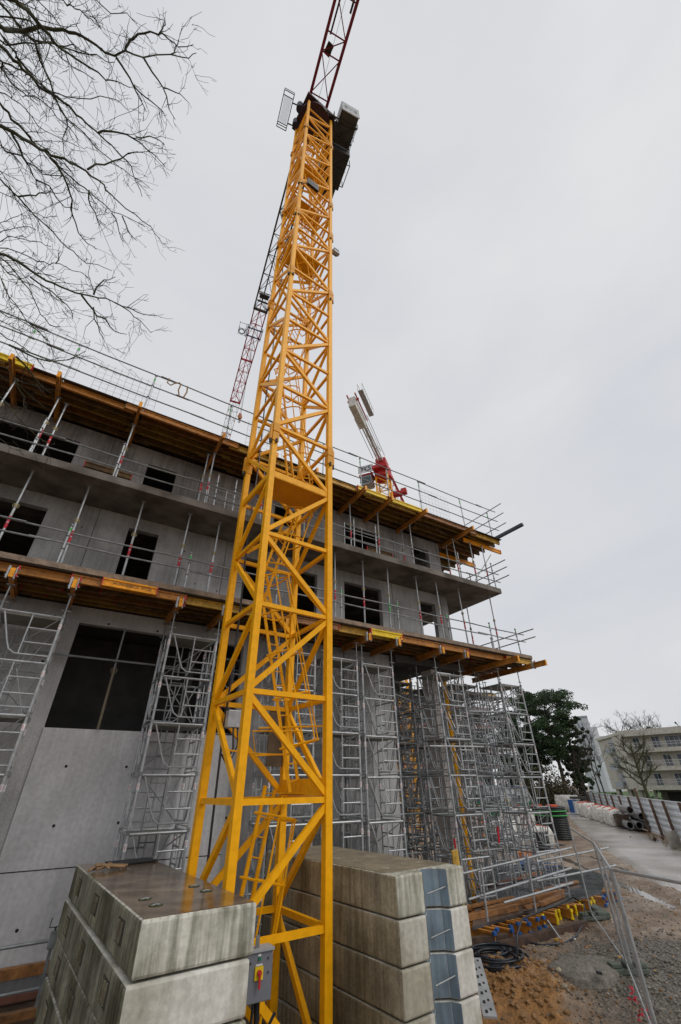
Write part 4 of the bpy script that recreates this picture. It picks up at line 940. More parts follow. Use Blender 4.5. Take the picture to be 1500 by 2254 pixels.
# ================================================================ NEAR BARE TREE (enters from the left)
rnd = random.Random(11)
ntree = thing('bare_tree', 'bare winter tree with mossy branches reaching in from the upper left corner', 'tree', (-8.5, 1.2, G0))
TR = Vector((-8.5, 1.2, 0))
BR = [  # photo pixels x3, radius at frame edge (m)
 ([(0,170),(60,200),(150,210),(225,190),(300,185),(420,195),(500,220),(560,250),(640,300),(760,370),(830,335),(950,380),(1130,360),(1250,385),(1300,350)], .034, 6.5),
 ([(830,335),(850,290),(880,260),(950,222),(1050,230),(1110,255),(1180,310),(1280,295)], .012, 6.5), ([(1130,360),(1160,310),(1185,260)], .005, 6.5), ([(1050,230),(1075,180),(1090,120)], .006, 6.5),
 ([(950,380),(1010,480),(1080,580),(1110,680),(1160,790)], .009, 6.5), ([(1080,580),(1160,610),(1240,670)], .006, 6.5),
 ([(770,380),(830,470),(880,560),(960,640),(1060,720),(1090,770)], .010, 6.5), ([(880,560),(920,640),(970,740)], .006, 6.4),
 ([(0,20),(110,150),(160,215),(240,270),(330,280),(400,310),(520,345),(640,360),(700,405),(760,410)], .024, 7.0),
 ([(100,0),(150,45),(220,110),(270,170),(330,230),(380,300),(450,350),(600,450),(700,530),(780,540),(860,580)], .022, 6.0),
 ([(0,215),(60,300),(110,380),(240,530),(340,610),(390,700),(440,780),(560,880),(640,980),(740,1060),(820,1120),(900,1180),(990,1240)], .018, 6.8),
 ([(0,300),(90,400),(150,460),(230,530),(300,600),(380,640),(460,700),(540,780),(600,840),(660,890),(740,960),(800,1030),(870,1100),(900,1200),(940,1300)], .024, 6.2),
 ([(0,400),(80,430),(180,470),(260,550),(330,610),(440,640),(600,655),(730,650),(800,680),(850,730)], .016, 7.2),
 ([(650,880),(740,870),(840,890),(930,945),(1030,1030),(1095,1100)], .010, 6.2), ([(900,905),(990,900),(1060,930),(1090,955)], .006, 6.2),
 ([(0,680),(60,745),(120,820),(200,910),(260,980),(330,1040),(400,1110),(480,1180),(560,1240),(640,1310),(740,1400),(850,1440),(960,1500)], .022, 6.6),
 ([(0,830),(100,880),(200,940),(270,990),(340,1030),(430,1050),(500,1090),(570,1130),(650,1190),(700,1260),(760,1310),(900,1420),(1000,1500),(1060,1580)], .028, 6.0),
 ([(580,1120),(690,1090),(800,1050),(900,1005),(950,1010)], .009, 6.0),
 ([(0,1180),(60,1240),(120,1300),(200,1390),(260,1450),(350,1530),(450,1640),(510,1690),(570,1740),(650,1750),(740,1790)], .020, 6.4),
 ([(120,1300),(200,1290),(260,1275),(330,1265),(420,1275)], .008, 6.4),
 ([(0,1680),(80,1710),(150,1750),(250,1820),(350,1870),(450,1915),(540,1945),(650,1970),(760,2000),(860,2060),(930,2120),(1000,2200)], .026, 5.6),
 ([(760,2000),(860,2035),(940,2075),(1025,2085)], .007, 5.6), ([(620,1950),(640,1900),(690,1850),(765,1830)], .009, 5.6),
 ([(540,1950),(620,2050),(700,2110),(760,2190),(840,2210)], .010, 5.6), ([(620,2030),(625,2110),(660,2200),(690,2250)], .006, 5.7),
 ([(0,1640),(130,1670),(250,1730),(330,1750),(400,1745),(480,1790),(600,1845)], .013, 6.2), ([(370,1745),(390,1700),(400,1665)], .005, 6.2),
 ([(0,1700),(60,1750),(120,1820),(200,1920),(240,2010),(270,2080),(330,2150),(400,2160)], .014, 5.8),
 ([(200,1830),(300,1900),(400,1980),(470,2050),(480,2110)], .008, 5.8), ([(0,1820),(60,1960),(150,2080),(230,2170),(330,2260)], .010, 5.4),
 ([(110,150),(200,250),(245,320),(300,470),(350,600),(440,780),(435,870),(415,920),(425,1020)], .012, 7.2),
 ([(80,880),(120,950),(150,1030),(200,1110),(240,1190),(250,1250)], .012, 6.6), ([(240,1190),(330,1230),(430,1370),(520,1390)], .008, 6.6),
 ([(330,1040),(400,1130),(450,1230),(480,1320),(480,1420),(520,1540),(580,1610),(640,1650)], .011, 6.3),
 ([(590,1260),(600,1360),(640,1440),(700,1490)], .007, 6.2), ([(740,1410),(780,1490),(805,1585)], .006, 6.2), ([(810,1430),(850,1530),(905,1590)], .006, 6.1),
 ([(420,0),(460,30),(500,60),(560,95),(600,120),(640,160),(670,190)], .011, 7.2), ([(640,0),(690,50),(740,90),(840,85),(910,155)], .010, 7.4), ([(250,0),(310,60),(370,130),(440,180)], .010, 7.2),
 ([(0,610),(90,660),(170,720),(250,830),(330,880),(430,930),(520,970)], .012, 7.0), ([(0,1540),(60,1520),(150,1500),(240,1520)], .010, 6.4), ([(0,1600),(60,1560),(150,1580),(270,1600),(340,1630)], .010, 6.0),
 ([(0,1270),(90,1310),(200,1400),(300,1440),(380,1430)], .008, 6.7), ([(0,450),(90,500),(180,600),(260,700)], .007, 7.4), ([(150,0),(200,120),(240,300),(290,440),(340,560)], .010, 6.9),
 ([(0,960),(80,1010),(150,1090)], .006, 7.0), ([(0,2060),(120,2110),(260,2190),(330,2260)], .012, 5.4), ([(0,2200),(100,2260),(200,2330),(330,2390)], .016, 5.2),
 ([(0,2420),(80,2480),(160,2530),(260,2560),(400,2580)], .010, 5.2), ([(110,2360),(190,2440),(280,2560),(340,2600)], .009, 5.3), ([(0,2620),(110,2750),(240,2880),(330,2930)], .010, 5.1), ([(100,2500),(160,2620),(180,2720)], .006, 5.2),
 ([(0,2480),(110,2530),(230,2640),(300,2700)], .008, 5.2), ([(0,2900),(70,2960),(160,3010)], .008, 5.1), ([(60,2280),(180,2340),(330,2390),(450,2380),(570,2320)], .009, 5.3)]
for pts, r0, dist in list(BR):
    if r0 >= .009 and (pts[0][0] == 0 or pts[0][1] == 0) and rnd.random() < .5:
        dx, dy = rnd.uniform(-90, 30), rnd.uniform(-110, 110); n2 = max(3, int(len(pts)*rnd.uniform(.5, .85)))
        BR.append(([(max(-200, x+dx*(1 if i else 0)), y+dy+rnd.uniform(-25, 25)) for i, (x, y) in enumerate(pts[:n2])], r0*.55, dist+rnd.uniform(-.6, .9)))
        BR[-1][0][0] = (0, max(0, BR[-1][0][0][1]))
bmb = MB(); tw = MB()
def twigs(a, b_, r, depth):
    d = (b_-a); Ln = d.length
    if Ln < .02: return
    d.normalize()
    nn = max(1, int(Ln/.085*(1 if depth < 2 else .8)))
    for q in range(nn):
        if rnd.random() < .22: continue
        p = a.lerp(b_, rnd.random()); side = d.cross(Vector((rnd.gauss(0,1), rnd.gauss(0,1), rnd.gauss(0,1)))).normalized()
        ang = rnd.uniform(.5, 1.0); v = (d*math.cos(ang)+side*math.sin(ang)).normalized(); ll = (rnd.uniform(.05, .30) if rnd.random() < .8 else rnd.uniform(.3, .6))*(1 if depth == 0 else .45)
        pts = [p]; vv_ = v.copy(); n_ = 3
        for j in range(n_):
            vv_ = (vv_ + Vector((rnd.gauss(0,.25), rnd.gauss(0,.25), rnd.gauss(0,.25)-.05))).normalized(); pts.append(pts[-1]+vv_*ll/n_)
        rr = min(r*.5, .0045 if depth == 0 else .0028)
        tw.poly(pts, max(rr, .0023), 3, .0016)
        if depth < 2 and ll > .07: twigs(pts[0], pts[-1], rr, depth+1)
        # knobbly bud spurs
        if depth == 0 and rnd.random() < .5: tw.poly([p, p+side*rnd.uniform(.01,.03)], .004, 3, .002)
for pts, r0, dist in BR:
    P3 = []; nP = len(pts)
    for i, (x, y) in enumerate(pts):
        ph = noise.noise(Vector((x*.004, y*.004, r0*100)))*.5
        yy = y/3.004 if y <= 2254 else y/3.004
        v = ray(x/3.004, yy).normalized(); P3.append(v*(dist*1.05+ph + i*.03))
    if pts[0][0] == 0 or pts[0][1] == 0:
        root = TR + Vector((0, 0, max(1.0, P3[0].z*.75))); q1 = P3[0] - VR*1.3 + VU*(.25 if pts[0][1] == 0 else .1)
        if pts[0][0] == 0: q0 = q1 - VR*2.2; P3 = [root, q0, q1] + P3
        else:
            q2_ = q1 + (q1-P3[0]).normalized()*1.5 + Vector((-.5, -.3, .2)); P3 = [q2_, q1] + P3
    # subdivide with wobble
    W_ = [P3[0]]
    for i in range(len(P3)-1):
        a, b_ = P3[i], P3[i+1]; k_ = max(2, int((b_-a).length/.16))
        for j in range(1, k_+1):
            q = a.lerp(b_, j/k_)
            if j < k_: q += Vector((rnd.gauss(0,1), rnd.gauss(0,1), rnd.gauss(0,1)))*.010
            W_.append(q)
    bmb.poly(W_, r0*(1.6 if r0 > .02 else 1.3 if r0 > .012 else 1.15)+.0006, 7 if r0 > .012 else 5, .0036)
    for i in range(len(W_)-1):
        t_ = i/len(W_)
        if r0*(1-t_) < .03 and W_[i].x > -5: twigs(W_[i], W_[i+1], r0*(1-t_)+.003, 0)
bmb.build('branch', BARK, ntree, (TR.x, TR.y, G0), smooth=True)['kind'] = 'stuff'
tw.build('twig', BARKD, ntree, (TR.x, TR.y, G0))['kind'] = 'stuff'
MB().poly([(TR.x+.1*math.sin(i*.9), TR.y+.1*math.cos(i*.7), G0-.2+i*1.25) for i in range(13)], .24, 12, .06).build('trunk', BARK, ntree, (TR.x, TR.y, G0), smooth=True)

# ================================================================ FAR TREES
def leaf_cloud(mb, c, rad, nn, sz, rng, flat=.7):
    for i in range(nn):
        while True:
            p = Vector((rng.uniform(-1,1), rng.uniform(-1,1), rng.uniform(-1,1)))
            if .25 < p.length < 1: break
        p = Vector((p.x*rad, p.y*rad, p.z*rad*flat)) + c
        a = Vector((rng.gauss(0,1), rng.gauss(0,1), rng.gauss(0,1))).normalized(); b_ = a.orthogonal().normalized(); c2 = a.cross(b_)
        s_ = sz*rng.uniform(.5, 1.3)
        mb.add([p+b_*s_, p+c2*s_*.7, p-b_*s_*.8, p-c2*s_*.6+a*s_*.3], [(0,1,2,3)])
def pine(px, py_top, dist, spread, label, seed, low=.32):
    rng = random.Random(seed); top = azd(px, py_top, dist); base = Vector((top.x, top.y, G0+.1)); hgt = top.z-G0
    t = thing('pine_tree', label, 'tree', base, 0, 'dark pines behind the site')
    tr_ = MB(); tr_.poly([(0,0,0), (.2,0,hgt*.3), (-.1,.1,hgt*.6), (.1,0,hgt*.9)], .34, 8, .08)
    cr2 = MB()
    nb = 26
    for i in range(nb):
        f_ = low + (1-low)*(i/(nb-1))**.9; a = i*2.4+rng.random(); rr = spread*math.sin(math.pi*(.16+.80*(1-(f_-low)/(1-low))**.75))*rng.uniform(.55, 1.05)
        z0 = hgt*f_*.95; e = Vector((rr*math.cos(a), rr*math.sin(a), z0+rr*.30))
        if e.z > hgt*.96: e.z = hgt*.96
        tr_.poly([(0,0,z0-.6), (e.x*.5, e.y*.5, z0+rr*.05), e], .10, 5, .03)
        cl_ = rng.uniform(.9, 1.5)*(spread/4.2)
        leaf_cloud(cr2, e, cl_, 400, .14, rng, .42)
        leaf_cloud(cr2, Vector((e.x*.6, e.y*.6, z0+rr*.24)), cl_*.8, 150, .14, rng, .35)
        for q in range(3):
            c2 = e + Vector((rng.gauss(0,.9), rng.gauss(0,.9), rng.uniform(-.2,.8))); leaf_cloud(cr2, c2, cl_*.5, 110, .12, rng, .8)
    leaf_cloud(cr2, Vector((0,0,hgt*.93)), 1.1*(spread/4.2), 260, .15, rng, .8)
    tr_.build('trunk', BARKD, t); cr2.build('crown', LEAF, t)
pine(1190, 1524, 80, 4.7, 'tallest dark pine with open layered crown behind the site', 1, .42)
pine(1150, 1538, 88, 4.4, 'dark pine just left of the tallest pine, partly behind scaffold', 2, .3)
pine(1240, 1578, 84, 2.3, 'lower dark pine right of the tallest pine', 3, .2)
pine(1254, 1640, 82, 1.5, 'smallest dark pine, rightmost beside the white tower block', 4, .2)
pine(1092, 1575, 95, 5.0, 'dark pine mostly hidden behind the right end scaffold towers', 5, .15)
pine(1135, 1600, 84, 4.5, 'low dark pine filling the gap behind the end scaffold tower', 6, .1)
def brush(px, py, dist, w_, h_, label, seed, m_=LEAF2, name='shrub', cat='shrub', nn=2400, sz=.16):
    rng = random.Random(seed); p = azd(px, py, dist); t = thing(name, label, cat, (p.x, p.y, G0+.1))
    mb = MB(); tmb = MB()
    side = Vector((p.y, -p.x, 0)).normalized()
    for i in range(14):
        q = side*rng.uniform(-w_/2, w_/2)+Vector((rng.gauss(0,.5), rng.gauss(0,.5), 0)); hh = h_*rng.uniform(.55, 1)
        tmb.poly([q, q+Vector((rng.gauss(0,.3), rng.gauss(0,.3), hh*.6)), q+Vector((rng.gauss(0,.6), rng.gauss(0,.6), hh))], .05, 4, .015)
        for z in (.25, .5, .75): leaf_cloud(mb, q+Vector((0,0,hh*z)), h_*.24, nn//42, sz, rng, 1)
    tmb.build('stem', BARKD, t); mb.build('foliage', m_, t)
brush(1195, 1730, 76, 6, 6.0, 'dense brown-green ivy thicket beneath the pines', 10)
brush(1236, 1730, 78, 3.4, 4.0, 'brown leafless thicket right of the ivy thicket', 12, mat('brown brush', (.13,.095,.068), .9, 0, .3, .5))
brush(1170, 1735, 82, 6, 5.0, 'dark ivy thicket behind the end scaffold tower', 11)
brush(1346, 1740, 90, 1.6, 1.8, 'dark green hedge beside the apartment stilts', 13, LEAF3)
brush(1318, 1742, 88, 3, 1.4, 'low green hedge in front of the white tower block', 14, LEAF3)
brush(1485, 1760, 72, 9, 1.2, 'long low hedge behind the hoarding in front of the apartments', 15, LEAF3)
brush(1470, 1590, 128, 16, 14.5, 'evergreen treetop rising behind the flat apartment roof', 16, LEAF3, 'evergreen_tree', 'tree', 9000, .3)
def bare(px, py, dist, hgt, label, seed, r0=.22, m_=BARK, spread=1.0, start=.25, lmax=3, nb=13):
    rng = random.Random(seed); p = azd(px, py, dist); t = thing('bare_tree', label, 'tree', (p.x, p.y, G0+.1))
    tr_ = MB(); br = MB()
    tr_.poly([(0,0,0), (.05,0,hgt*.2), (-.05,0,hgt*.5), (.1,.1,hgt*.85)], r0, 8, r0*.25)
    def grow(a, d, Ln, r, lev):
        pts = [a]; v = d.copy()
        for j in range(4): v = (v+Vector((rng.gauss(0,.14), rng.gauss(0,.14), rng.gauss(0,.1)+.10))).normalized(); pts.append(pts[-1]+v*Ln/4)
        br.poly(pts, r, 5 if lev == 0 else 3, max(r*.35, .008))
        if lev < lmax:
            for q in range(5 if lev < 2 else 4):
                f_ = rng.uniform(.25, 1); k_ = min(3, int(f_*4)); a2 = pts[k_].lerp(pts[k_+1], f_*4-k_ if f_ < 1 else 1)
                dd = (pts[k_+1]-pts[k_]).normalized(); s_ = dd.cross(Vector((rng.gauss(0,1), rng.gauss(0,1), rng.gauss(0,1)))).normalized()
                grow(a2, (dd*.75+s_*.65).normalized(), Ln*rng.uniform(.35, .6), max(r*.5, .010), lev+1)
    for i in range(nb):
        f_ = start+(.95-start)*i/nb; a = i*2.4+rng.random()
        grow(Vector((0,0,hgt*f_*.9)), Vector((math.cos(a)*spread, math.sin(a)*spread, .55)).normalized(), hgt*rng.uniform(.28,.42)*(1.15-f_*.5), r0*.36, 0)
    tr_.build('trunk', m_, t); br.build('crown', m_, t)
bare(1426, 1752, 66, 7.6, 'mossy bare tree standing in front of the beige apartments', 21, .27, BARK, .95, .34, 3, 12)
bare(1322, 1750, 76, 9.5, 'slim bare tree left of the apartments, nearer of two', 22, .13, BARKD, .5, .3, 2, 9)
bare(1331, 1748, 80, 10, 'slim bare tree left of the apartments, farther of two', 23, .13, BARKD, .5, .3, 2, 9)
bare(1290, 1748, 74, 7.0, 'bare tree in front of the brown thicket', 24, .13, BARKD, .6, .35, 2, 8)
bare(1408, 1730, 140, 16.3, 'tall bare treetop showing above the flat apartment roof', 25, .3, BARKD, .8, .45)
bare(1470, 1730, 150, 18, 'bare treetop above the apartment roof near the right edge', 26, .3, BARKD, .8, .45)

# ================================================================ APARTMENTS (right background)
A0 = azd(1396, 1700, 102); A1 = azd(1645, 1700, 99); AL = azd(1338, 1700, 115); AB0 = A0
apt = thing('apartment_building', 'beige four storey apartment block on stilts with white balcony rails', 'building', (A0.x, A0.y, G0))
def quadwall(mb, p, q, z0, z1, t0=0.0, t1=1.0, off=0.0, thick=.25):
    d = (q-p); d.z = 0; Ln = d.length; d.normalize(); nrm = Vector((d.y, -d.x, 0))
    if nrm.dot(p) > 0: nrm = -nrm          # towards the viewer
    a = p + d*Ln*t0 + nrm*off; b_ = p + d*Ln*t1 + nrm*off; a2 = a - nrm*thick; b2 = b_ - nrm*thick
    return mb.add([(a.x,a.y,z0),(b_.x,b_.y,z0),(b2.x,b2.y,z0),(a2.x,a2.y,z0),(a.x,a.y,z1),(b_.x,b_.y,z1),(b2.x,b2.y,z1),(a2.x,a2.y,z1)], [(0,3,2,1),(4,5,6,7),(0,1,5,4),(1,2,6,5),(2,3,7,6),(3,0,4,7)])
OA = (A0.x, A0.y, G0)
mb = MB(); quadwall(mb, A0, A1, -1.0, 7.9, 0, 1, 0, 9); mb.build('wall', APT, apt, OA)
mb = MB(); quadwall(mb, AL, A0, -1.0, 7.7, 0, 1, 0, 8); mb.build('side_wall', APT, apt, OA)
mb = MB(); quadwall(mb, A0, A1, 7.05, 8.02, 0, 1, 1.3, 10.5); mb.build('roof_fascia', mat('pale parapet', (.60, .57, .50), .8), apt, OA)
mb = MB(); quadwall(mb, AL, A0, 7.5, 7.95, -.02, 1, .35, 8.5); mb.build('roof_fascia', MATS['pale parapet'], apt, OA)
for z in (-1.05, 1.7, 4.45):
    mb = MB(); quadwall(mb, A0, A1, z, z+.62, 0, 1, 1.3, 1.3); mb.build('balcony_band', MATS['pale parapet'], apt, OA)
    mb = MB(); 
    for zq in (1.12, 1.5): quadwall(mb, A0, A1, z+zq-.03, z+zq+.02, 0, 1, 1.27, .04)
    for i in range(150): quadwall(mb, A0, A1, z+.62, z+1.5, i/150, i/150+.0006, 1.26, .03)
    mb.build('balcony_rail', WHT, apt, OA)
    for (t0, t1, dz) in ((.10, .165, .2), (.29, .365, 0), (.42, .60, 0), (.70, .78, 0), (.84, .97, 0)):
        sh = {-1.05: .09, 1.7: .05, 4.45: 0}[z]
        mb = MB(); quadwall(mb, A0, A1, z+.62, z+2.35, t0+sh, min(1, t1+sh), .03, .05); f_ = mb.build('window', APTW, apt, OA)
        mb = MB(); nn_ = max(2, int((t1-t0)/.04))
        for i in range(nn_+1): tt = t0+sh+(t1-t0)*i/nn_; quadwall(mb, A0, A1, z+.62, z+2.35, tt-.0015, tt+.0015, .08, .05)
        quadwall(mb, A0, A1, z+2.32, z+2.38, t0+sh, min(1, t1+sh), .08, .05); mb.build('frame', WHT, f_, OA)
for z in (-.6, 2.15, 4.9):
    mb = MB(); quadwall(mb, AL, A0, z+.3, z+2.2, .42, .62, .03, .05); mb.build('window', APTW, apt, OA)
    mb = MB(); quadwall(mb, AL, A0, z-.1, z+.8, .36, .66, .9, .1); mb.build('balcony_panel', mat('frosted panel', (.3,.33,.36), .4), apt, OA)
mb = MB(); quadwall(mb, AL, A0, -1.0, 7.75, .66, .995, .25, .3); mb.build('wall_panel', MATS['pale parapet'], apt, OA)
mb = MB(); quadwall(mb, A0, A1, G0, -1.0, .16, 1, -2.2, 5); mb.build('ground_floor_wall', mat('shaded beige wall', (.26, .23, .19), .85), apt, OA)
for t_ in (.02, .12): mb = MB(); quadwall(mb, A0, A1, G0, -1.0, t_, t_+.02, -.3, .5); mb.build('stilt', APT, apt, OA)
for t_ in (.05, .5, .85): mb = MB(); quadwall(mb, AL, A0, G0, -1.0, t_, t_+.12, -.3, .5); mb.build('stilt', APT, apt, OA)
mb = MB(); quadwall(mb, A0, A1, G0, -1.3, .5, .62, -2.15, .1); d_ = mb.build('door', GLS, apt, OA)
mb = MB(); quadwall(mb, A0, A1, G0, -1.3, .495, .5, -2.1, .1); quadwall(mb, A0, A1, G0, -1.3, .56, .565, -2.1, .1); mb.build('frame', WHT, d_, OA)
mb = MB(); quadwall(mb, A0, A1, G0, -1.4, .22, .36, -2.15, .1); mb.build('garage_door', DKM, apt, OA)
# white tower block
W0 = azd(1296, 1700, 230); W1 = azd(1330, 1700, 230); W2 = azd(1345, 1700, 232); W3 = azd(1362, 1700, 234)
wt = thing('tower_block', 'white stepped tower block far behind the pines', 'building', (W0.x, W0.y, G0))
OW = (W0.x, W0.y, G0); WM = mat('pale tower render', (.60,.62,.66), .8, 0, .04, .2)
mb = MB(); quadwall(mb, W0, W1, G0, 25, 0, 1, 0, 12); mb.build('wall', WM, wt, OW)
mb = MB(); quadwall(mb, W1, W2, G0, 20.5, 0, 1, 0, 12); mb.build('wall', WM, wt, OW)
mb = MB(); quadwall(mb, W2, W3, G0, 17.0, 0, 1, 0, 12); mb.build('wall', WM, wt, OW)
mb = MB(); quadwall(mb, W0, W1, 24.3, 24.8, -.01, 1.01, .3, 12); mb.build('parapet', mat('grey roof edge', (.4,.41,.43), .8), wt, OW)
for (t0, z) in ((.45, 20.5), (.2, 20.5), (.2, 16), (.5, 16), (.78, 16), (.45, 12), (.75, 12), (.75, 8), (.4, 8), (.6, 3)): mb = MB(); quadwall(mb, W0, W1, z, z+1.6, t0, t0+.12, .05, .1); mb.build('window', mat('pale window', (.32,.36,.42), .3), wt, OW)
for z in (4, 7.5, 11, 14): mb = MB(); quadwall(mb, W1, W3, z-3, z-1.8, .3, .42, .3, .1); mb.build('window', MATS['pale window'], wt, OW)
# parked cars
def car(px, dist, label, colr, rz, first=[None]):
    p = azd(px, 1740, dist)
    t = thing('parked_car', label, 'car', (p.x, p.y, G0+.2), rz, 'cars parked beyond the street')
    prof_ = [(-2.1,.35),(-2.15,.75),(-1.9,.95),(-1.2,1.02),(-.7,1.42),(.9,1.46),(1.6,1.05),(2.1,.95),(2.15,.4)]
    mb = MB(); nn_ = len(prof_); mb.add([(x, -.85, z) for x, z in prof_]+[(x, .85, z) for x, z in prof_], [tuple(range(nn_)), tuple(range(2*nn_-1, nn_-1, -1))]+[(i, nn_+i, nn_+(i+1) % nn_, (i+1) % nn_) for i in range(nn_)])
    mb.build('body', colr, t, bevel=.06)
    MB().add([(-1.05,-.86,1.03),(1.4,-.86,1.06),(.85,-.86,1.38),(-.65,-.86,1.36)], [(0,1,2,3)]).add([(-1.05,.86,1.03),(1.4,.86,1.06),(.85,.86,1.38),(-.65,.86,1.36)], [(3,2,1,0)]).build('window', GLS, t)
    for x in (-1.3, 1.3):
        for y in (-.8, .8):
            wh = MB().tube((x, y-.1, .32), (x, y+.1, .32), .32, 14).build('tyre', BLKP, t)
    for y in (-.6, .6): MB().box(-2.19, -2.12, y-.15, y+.15, .62, .78).build('headlight', LGM, t)
for i, (px, ds, lb, m_) in enumerate([(1238, 108, 'white car parked beyond the street, leftmost of the row', WHT), (1266, 112, 'silver car parked in the middle of the row beyond the street', LGM), (1283, 104, 'red car parked beyond the street near the bare trees', RED2), (1212, 112, 'light grey car parked behind the thicket', LGM)]):
    car(px, ds, lb, m_, R(20+i*7))

# ================================================================ SECOND BUILDING SITE AND CRANE
P_L = Vector((52.8, 54.7, 0)); P_R = Vector((62, 52.1, 0)); P_LL = P_L - (P_R-P_L)*2.2
sb = thing('unfinished_building', 'second concrete building under construction with pink slab edges, seen beyond the scaffold', 'building', (P_L.x, P_L.y, G0)); OB = (P_L.x, P_L.y, G0)
lv = [-.3, 2.4, 5.15, 7.9, 10.6]
for z in lv:
    mb = MB(); quadwall(mb, P_LL, P_R, z-.28, z, 0, 1, 0, 14); mb.build('slab', PNK, sb, OB)
    mb = MB(); quadwall(mb, P_LL, P_R, z+.01, z+.20, 0, 1, -.02, .05); mb.build('toe_board', mat('red toe board', (.38,.12,.10), .7), sb, OB)
    mb = MB(); quadwall(mb, P_LL, P_R, z-2.75+.0, z-.29, 0, .965, -1.6, 10); mb.build('wall', CON, sb, OB)
    for k_, t_ in enumerate([.1, .24, .38, .52, .66, .78, .9]): mb = MB(); quadwall(mb, P_LL, P_R, z-2.45, z-.6, t_, t_+.05, -1.55, .06); mb.build('painted_window_opening', DRK if (k_+int(z)) % 3 else mat('painted see-through sky', (.6,.6,.62), .6), sb, OB)  # flat panels: interior shade painted dark, sky seen through painted pale
    mb = MB()
    for i in range(28): quadwall(mb, P_LL, P_R, z, z+1.05, i/28, i/28+.0018, -.05, .05)
    for q in (.55, 1.05): quadwall(mb, P_LL, P_R, z+q-.03, z+q+.02, 0, 1, -.05, .05)
    mb.build('guard_rail', STD, sb, OB)
mb = MB(); quadwall(mb, P_LL, P_R, 12.9, 13.1, 0, 1.02, .6, 14); mb.build('formwork_deck', PLY, sb, OB)
mb = MB(); quadwall(mb, P_LL, P_R, 12.6, 12.88, 0, 1.03, .62, .4); mb.build('edge_beam', WODY, sb, OB)
# second crane
B2 = Vector((28.6, 34.7, 0)); c2 = thing('tower_crane', 'smaller distant tower crane with grey counter-jib, SYS sign and yellow mast behind the building', 'tower crane', (B2.x, B2.y, G0))
O2 = (B2.x, B2.y, G0)
f2_ = Vector((-.80, -.60, 0)); s2_ = Vector((.6, -.8, 0))
def q2(s_, t_, z): v = B2 + f2_*s_ + s2_*t_; return (v.x, v.y, z)
mb = MB()
for (x, y) in ((-.8,-.8),(.8,-.8),(.8,.8),(-.8,.8)): mb.bar(q2(x, y, G0), q2(x, y, 34.6), .15, .15)
split(mb, 'mast_leg', Y_, c2, 1, O2)
mb = MB(); z = G0; k = 0
while z < 34:
    for i in range(4):
        (xa, ya), (xb, yb_) = [(-.8,-.8),(.8,-.8),(.8,.8),(-.8,.8)][i], [(-.8,-.8),(.8,-.8),(.8,.8),(-.8,.8)][(i+1) % 4]
        if k % 2: mb.bar(q2(xa,ya,z), q2(xb,yb_,z+1.3), .07, .07)
        else: mb.bar(q2(xb,yb_,z), q2(xa,ya,z+1.3), .07, .07)
        mb.bar(q2(xa,ya,z), q2(xb,yb_,z), .06, .06)
    z += 1.3; k += 1
mb.build('lattice_brace', Y_, c2, O2)
MB().tube(q2(0,0,34.6), q2(0,0,36.0), 1.15, 16).bar(q2(-1.6,0,35.6), q2(1.8,0,35.6), 2.0, .5).build('slewing_ring', RED2, c2, O2)
MB().bar(q2(-.9,0,36.8), q2(.9,0,36.8), 1.4, 1.6).build('turntable_frame', RED2, c2, O2)
cjo = MB().bar(q2(.8,-.32,37.2), q2(12,-.32,37.6), .12, .34).bar(q2(.8,.32,37.2), q2(12,.32,37.6), .12, .34).bar(q2(.8,0,37.15), q2(8,0,37.45), .3, .06).build('counter_jib', mat('pale grey crane paint', (.60,.61,.62), .5), c2, O2)
mb = MB()
for t_ in (-.8, .8): mb.bar(q2(1.5, t_, 37.3), q2(9, t_, 37.7), .06, .06)
mb.tube(q2(0, 0, 39.5), q2(9.5, .5, 37.9), .03, 4).tube(q2(0, 0, 39.5), q2(9.5, -.5, 37.9), .03, 4)
for i in range(9): mb.bar(q2(1+i, -.32 if i % 2 else .32, 37.3), q2(2+i, .32 if i % 2 else -.32, 37.35), .05, .05)
mb.build('tie_rod', LGM, cjo, O2)
for i in range(4): MB().bar(q2(8.2+i*1.0, 0, 37.2), q2(9.15+i*1.0, 0, 37.2), .8, 1.45).build('counterweight_slab', mat('pale counterweight concrete', (.66,.65,.60), .8), c2, O2)
mb = MB(); mb.bar(q2(7.8, .5, 38.05), q2(12.4, .5, 38.15), .12, .2).bar(q2(7.8, -.5, 38.05), q2(12.4, -.5, 38.15), .12, .2).bar(q2(11.6, -.7, 37.9), q2(11.6, .7, 37.9), .12, .35); mb.build('ballast_frame', RED2, c2, O2)
mb = MB()
for t_ in (.85, 1.4):
    mb.bar(q2(8, t_, 38.4), q2(12.4, t_, 38.5), .05, .05); mb.bar(q2(8, t_, 39.4), q2(12.4, t_, 39.5), .04, .04)
    for i in range(7): mb.bar(q2(8+i*.73, t_, 38.4), q2(8+i*.73, t_, 39.5), .035, .035)
mb.bar(q2(8, 1.12, 38.38), q2(12.3, 1.12, 38.45), .5, .06)
mb.build('side_walkway', LGM, c2, O2)
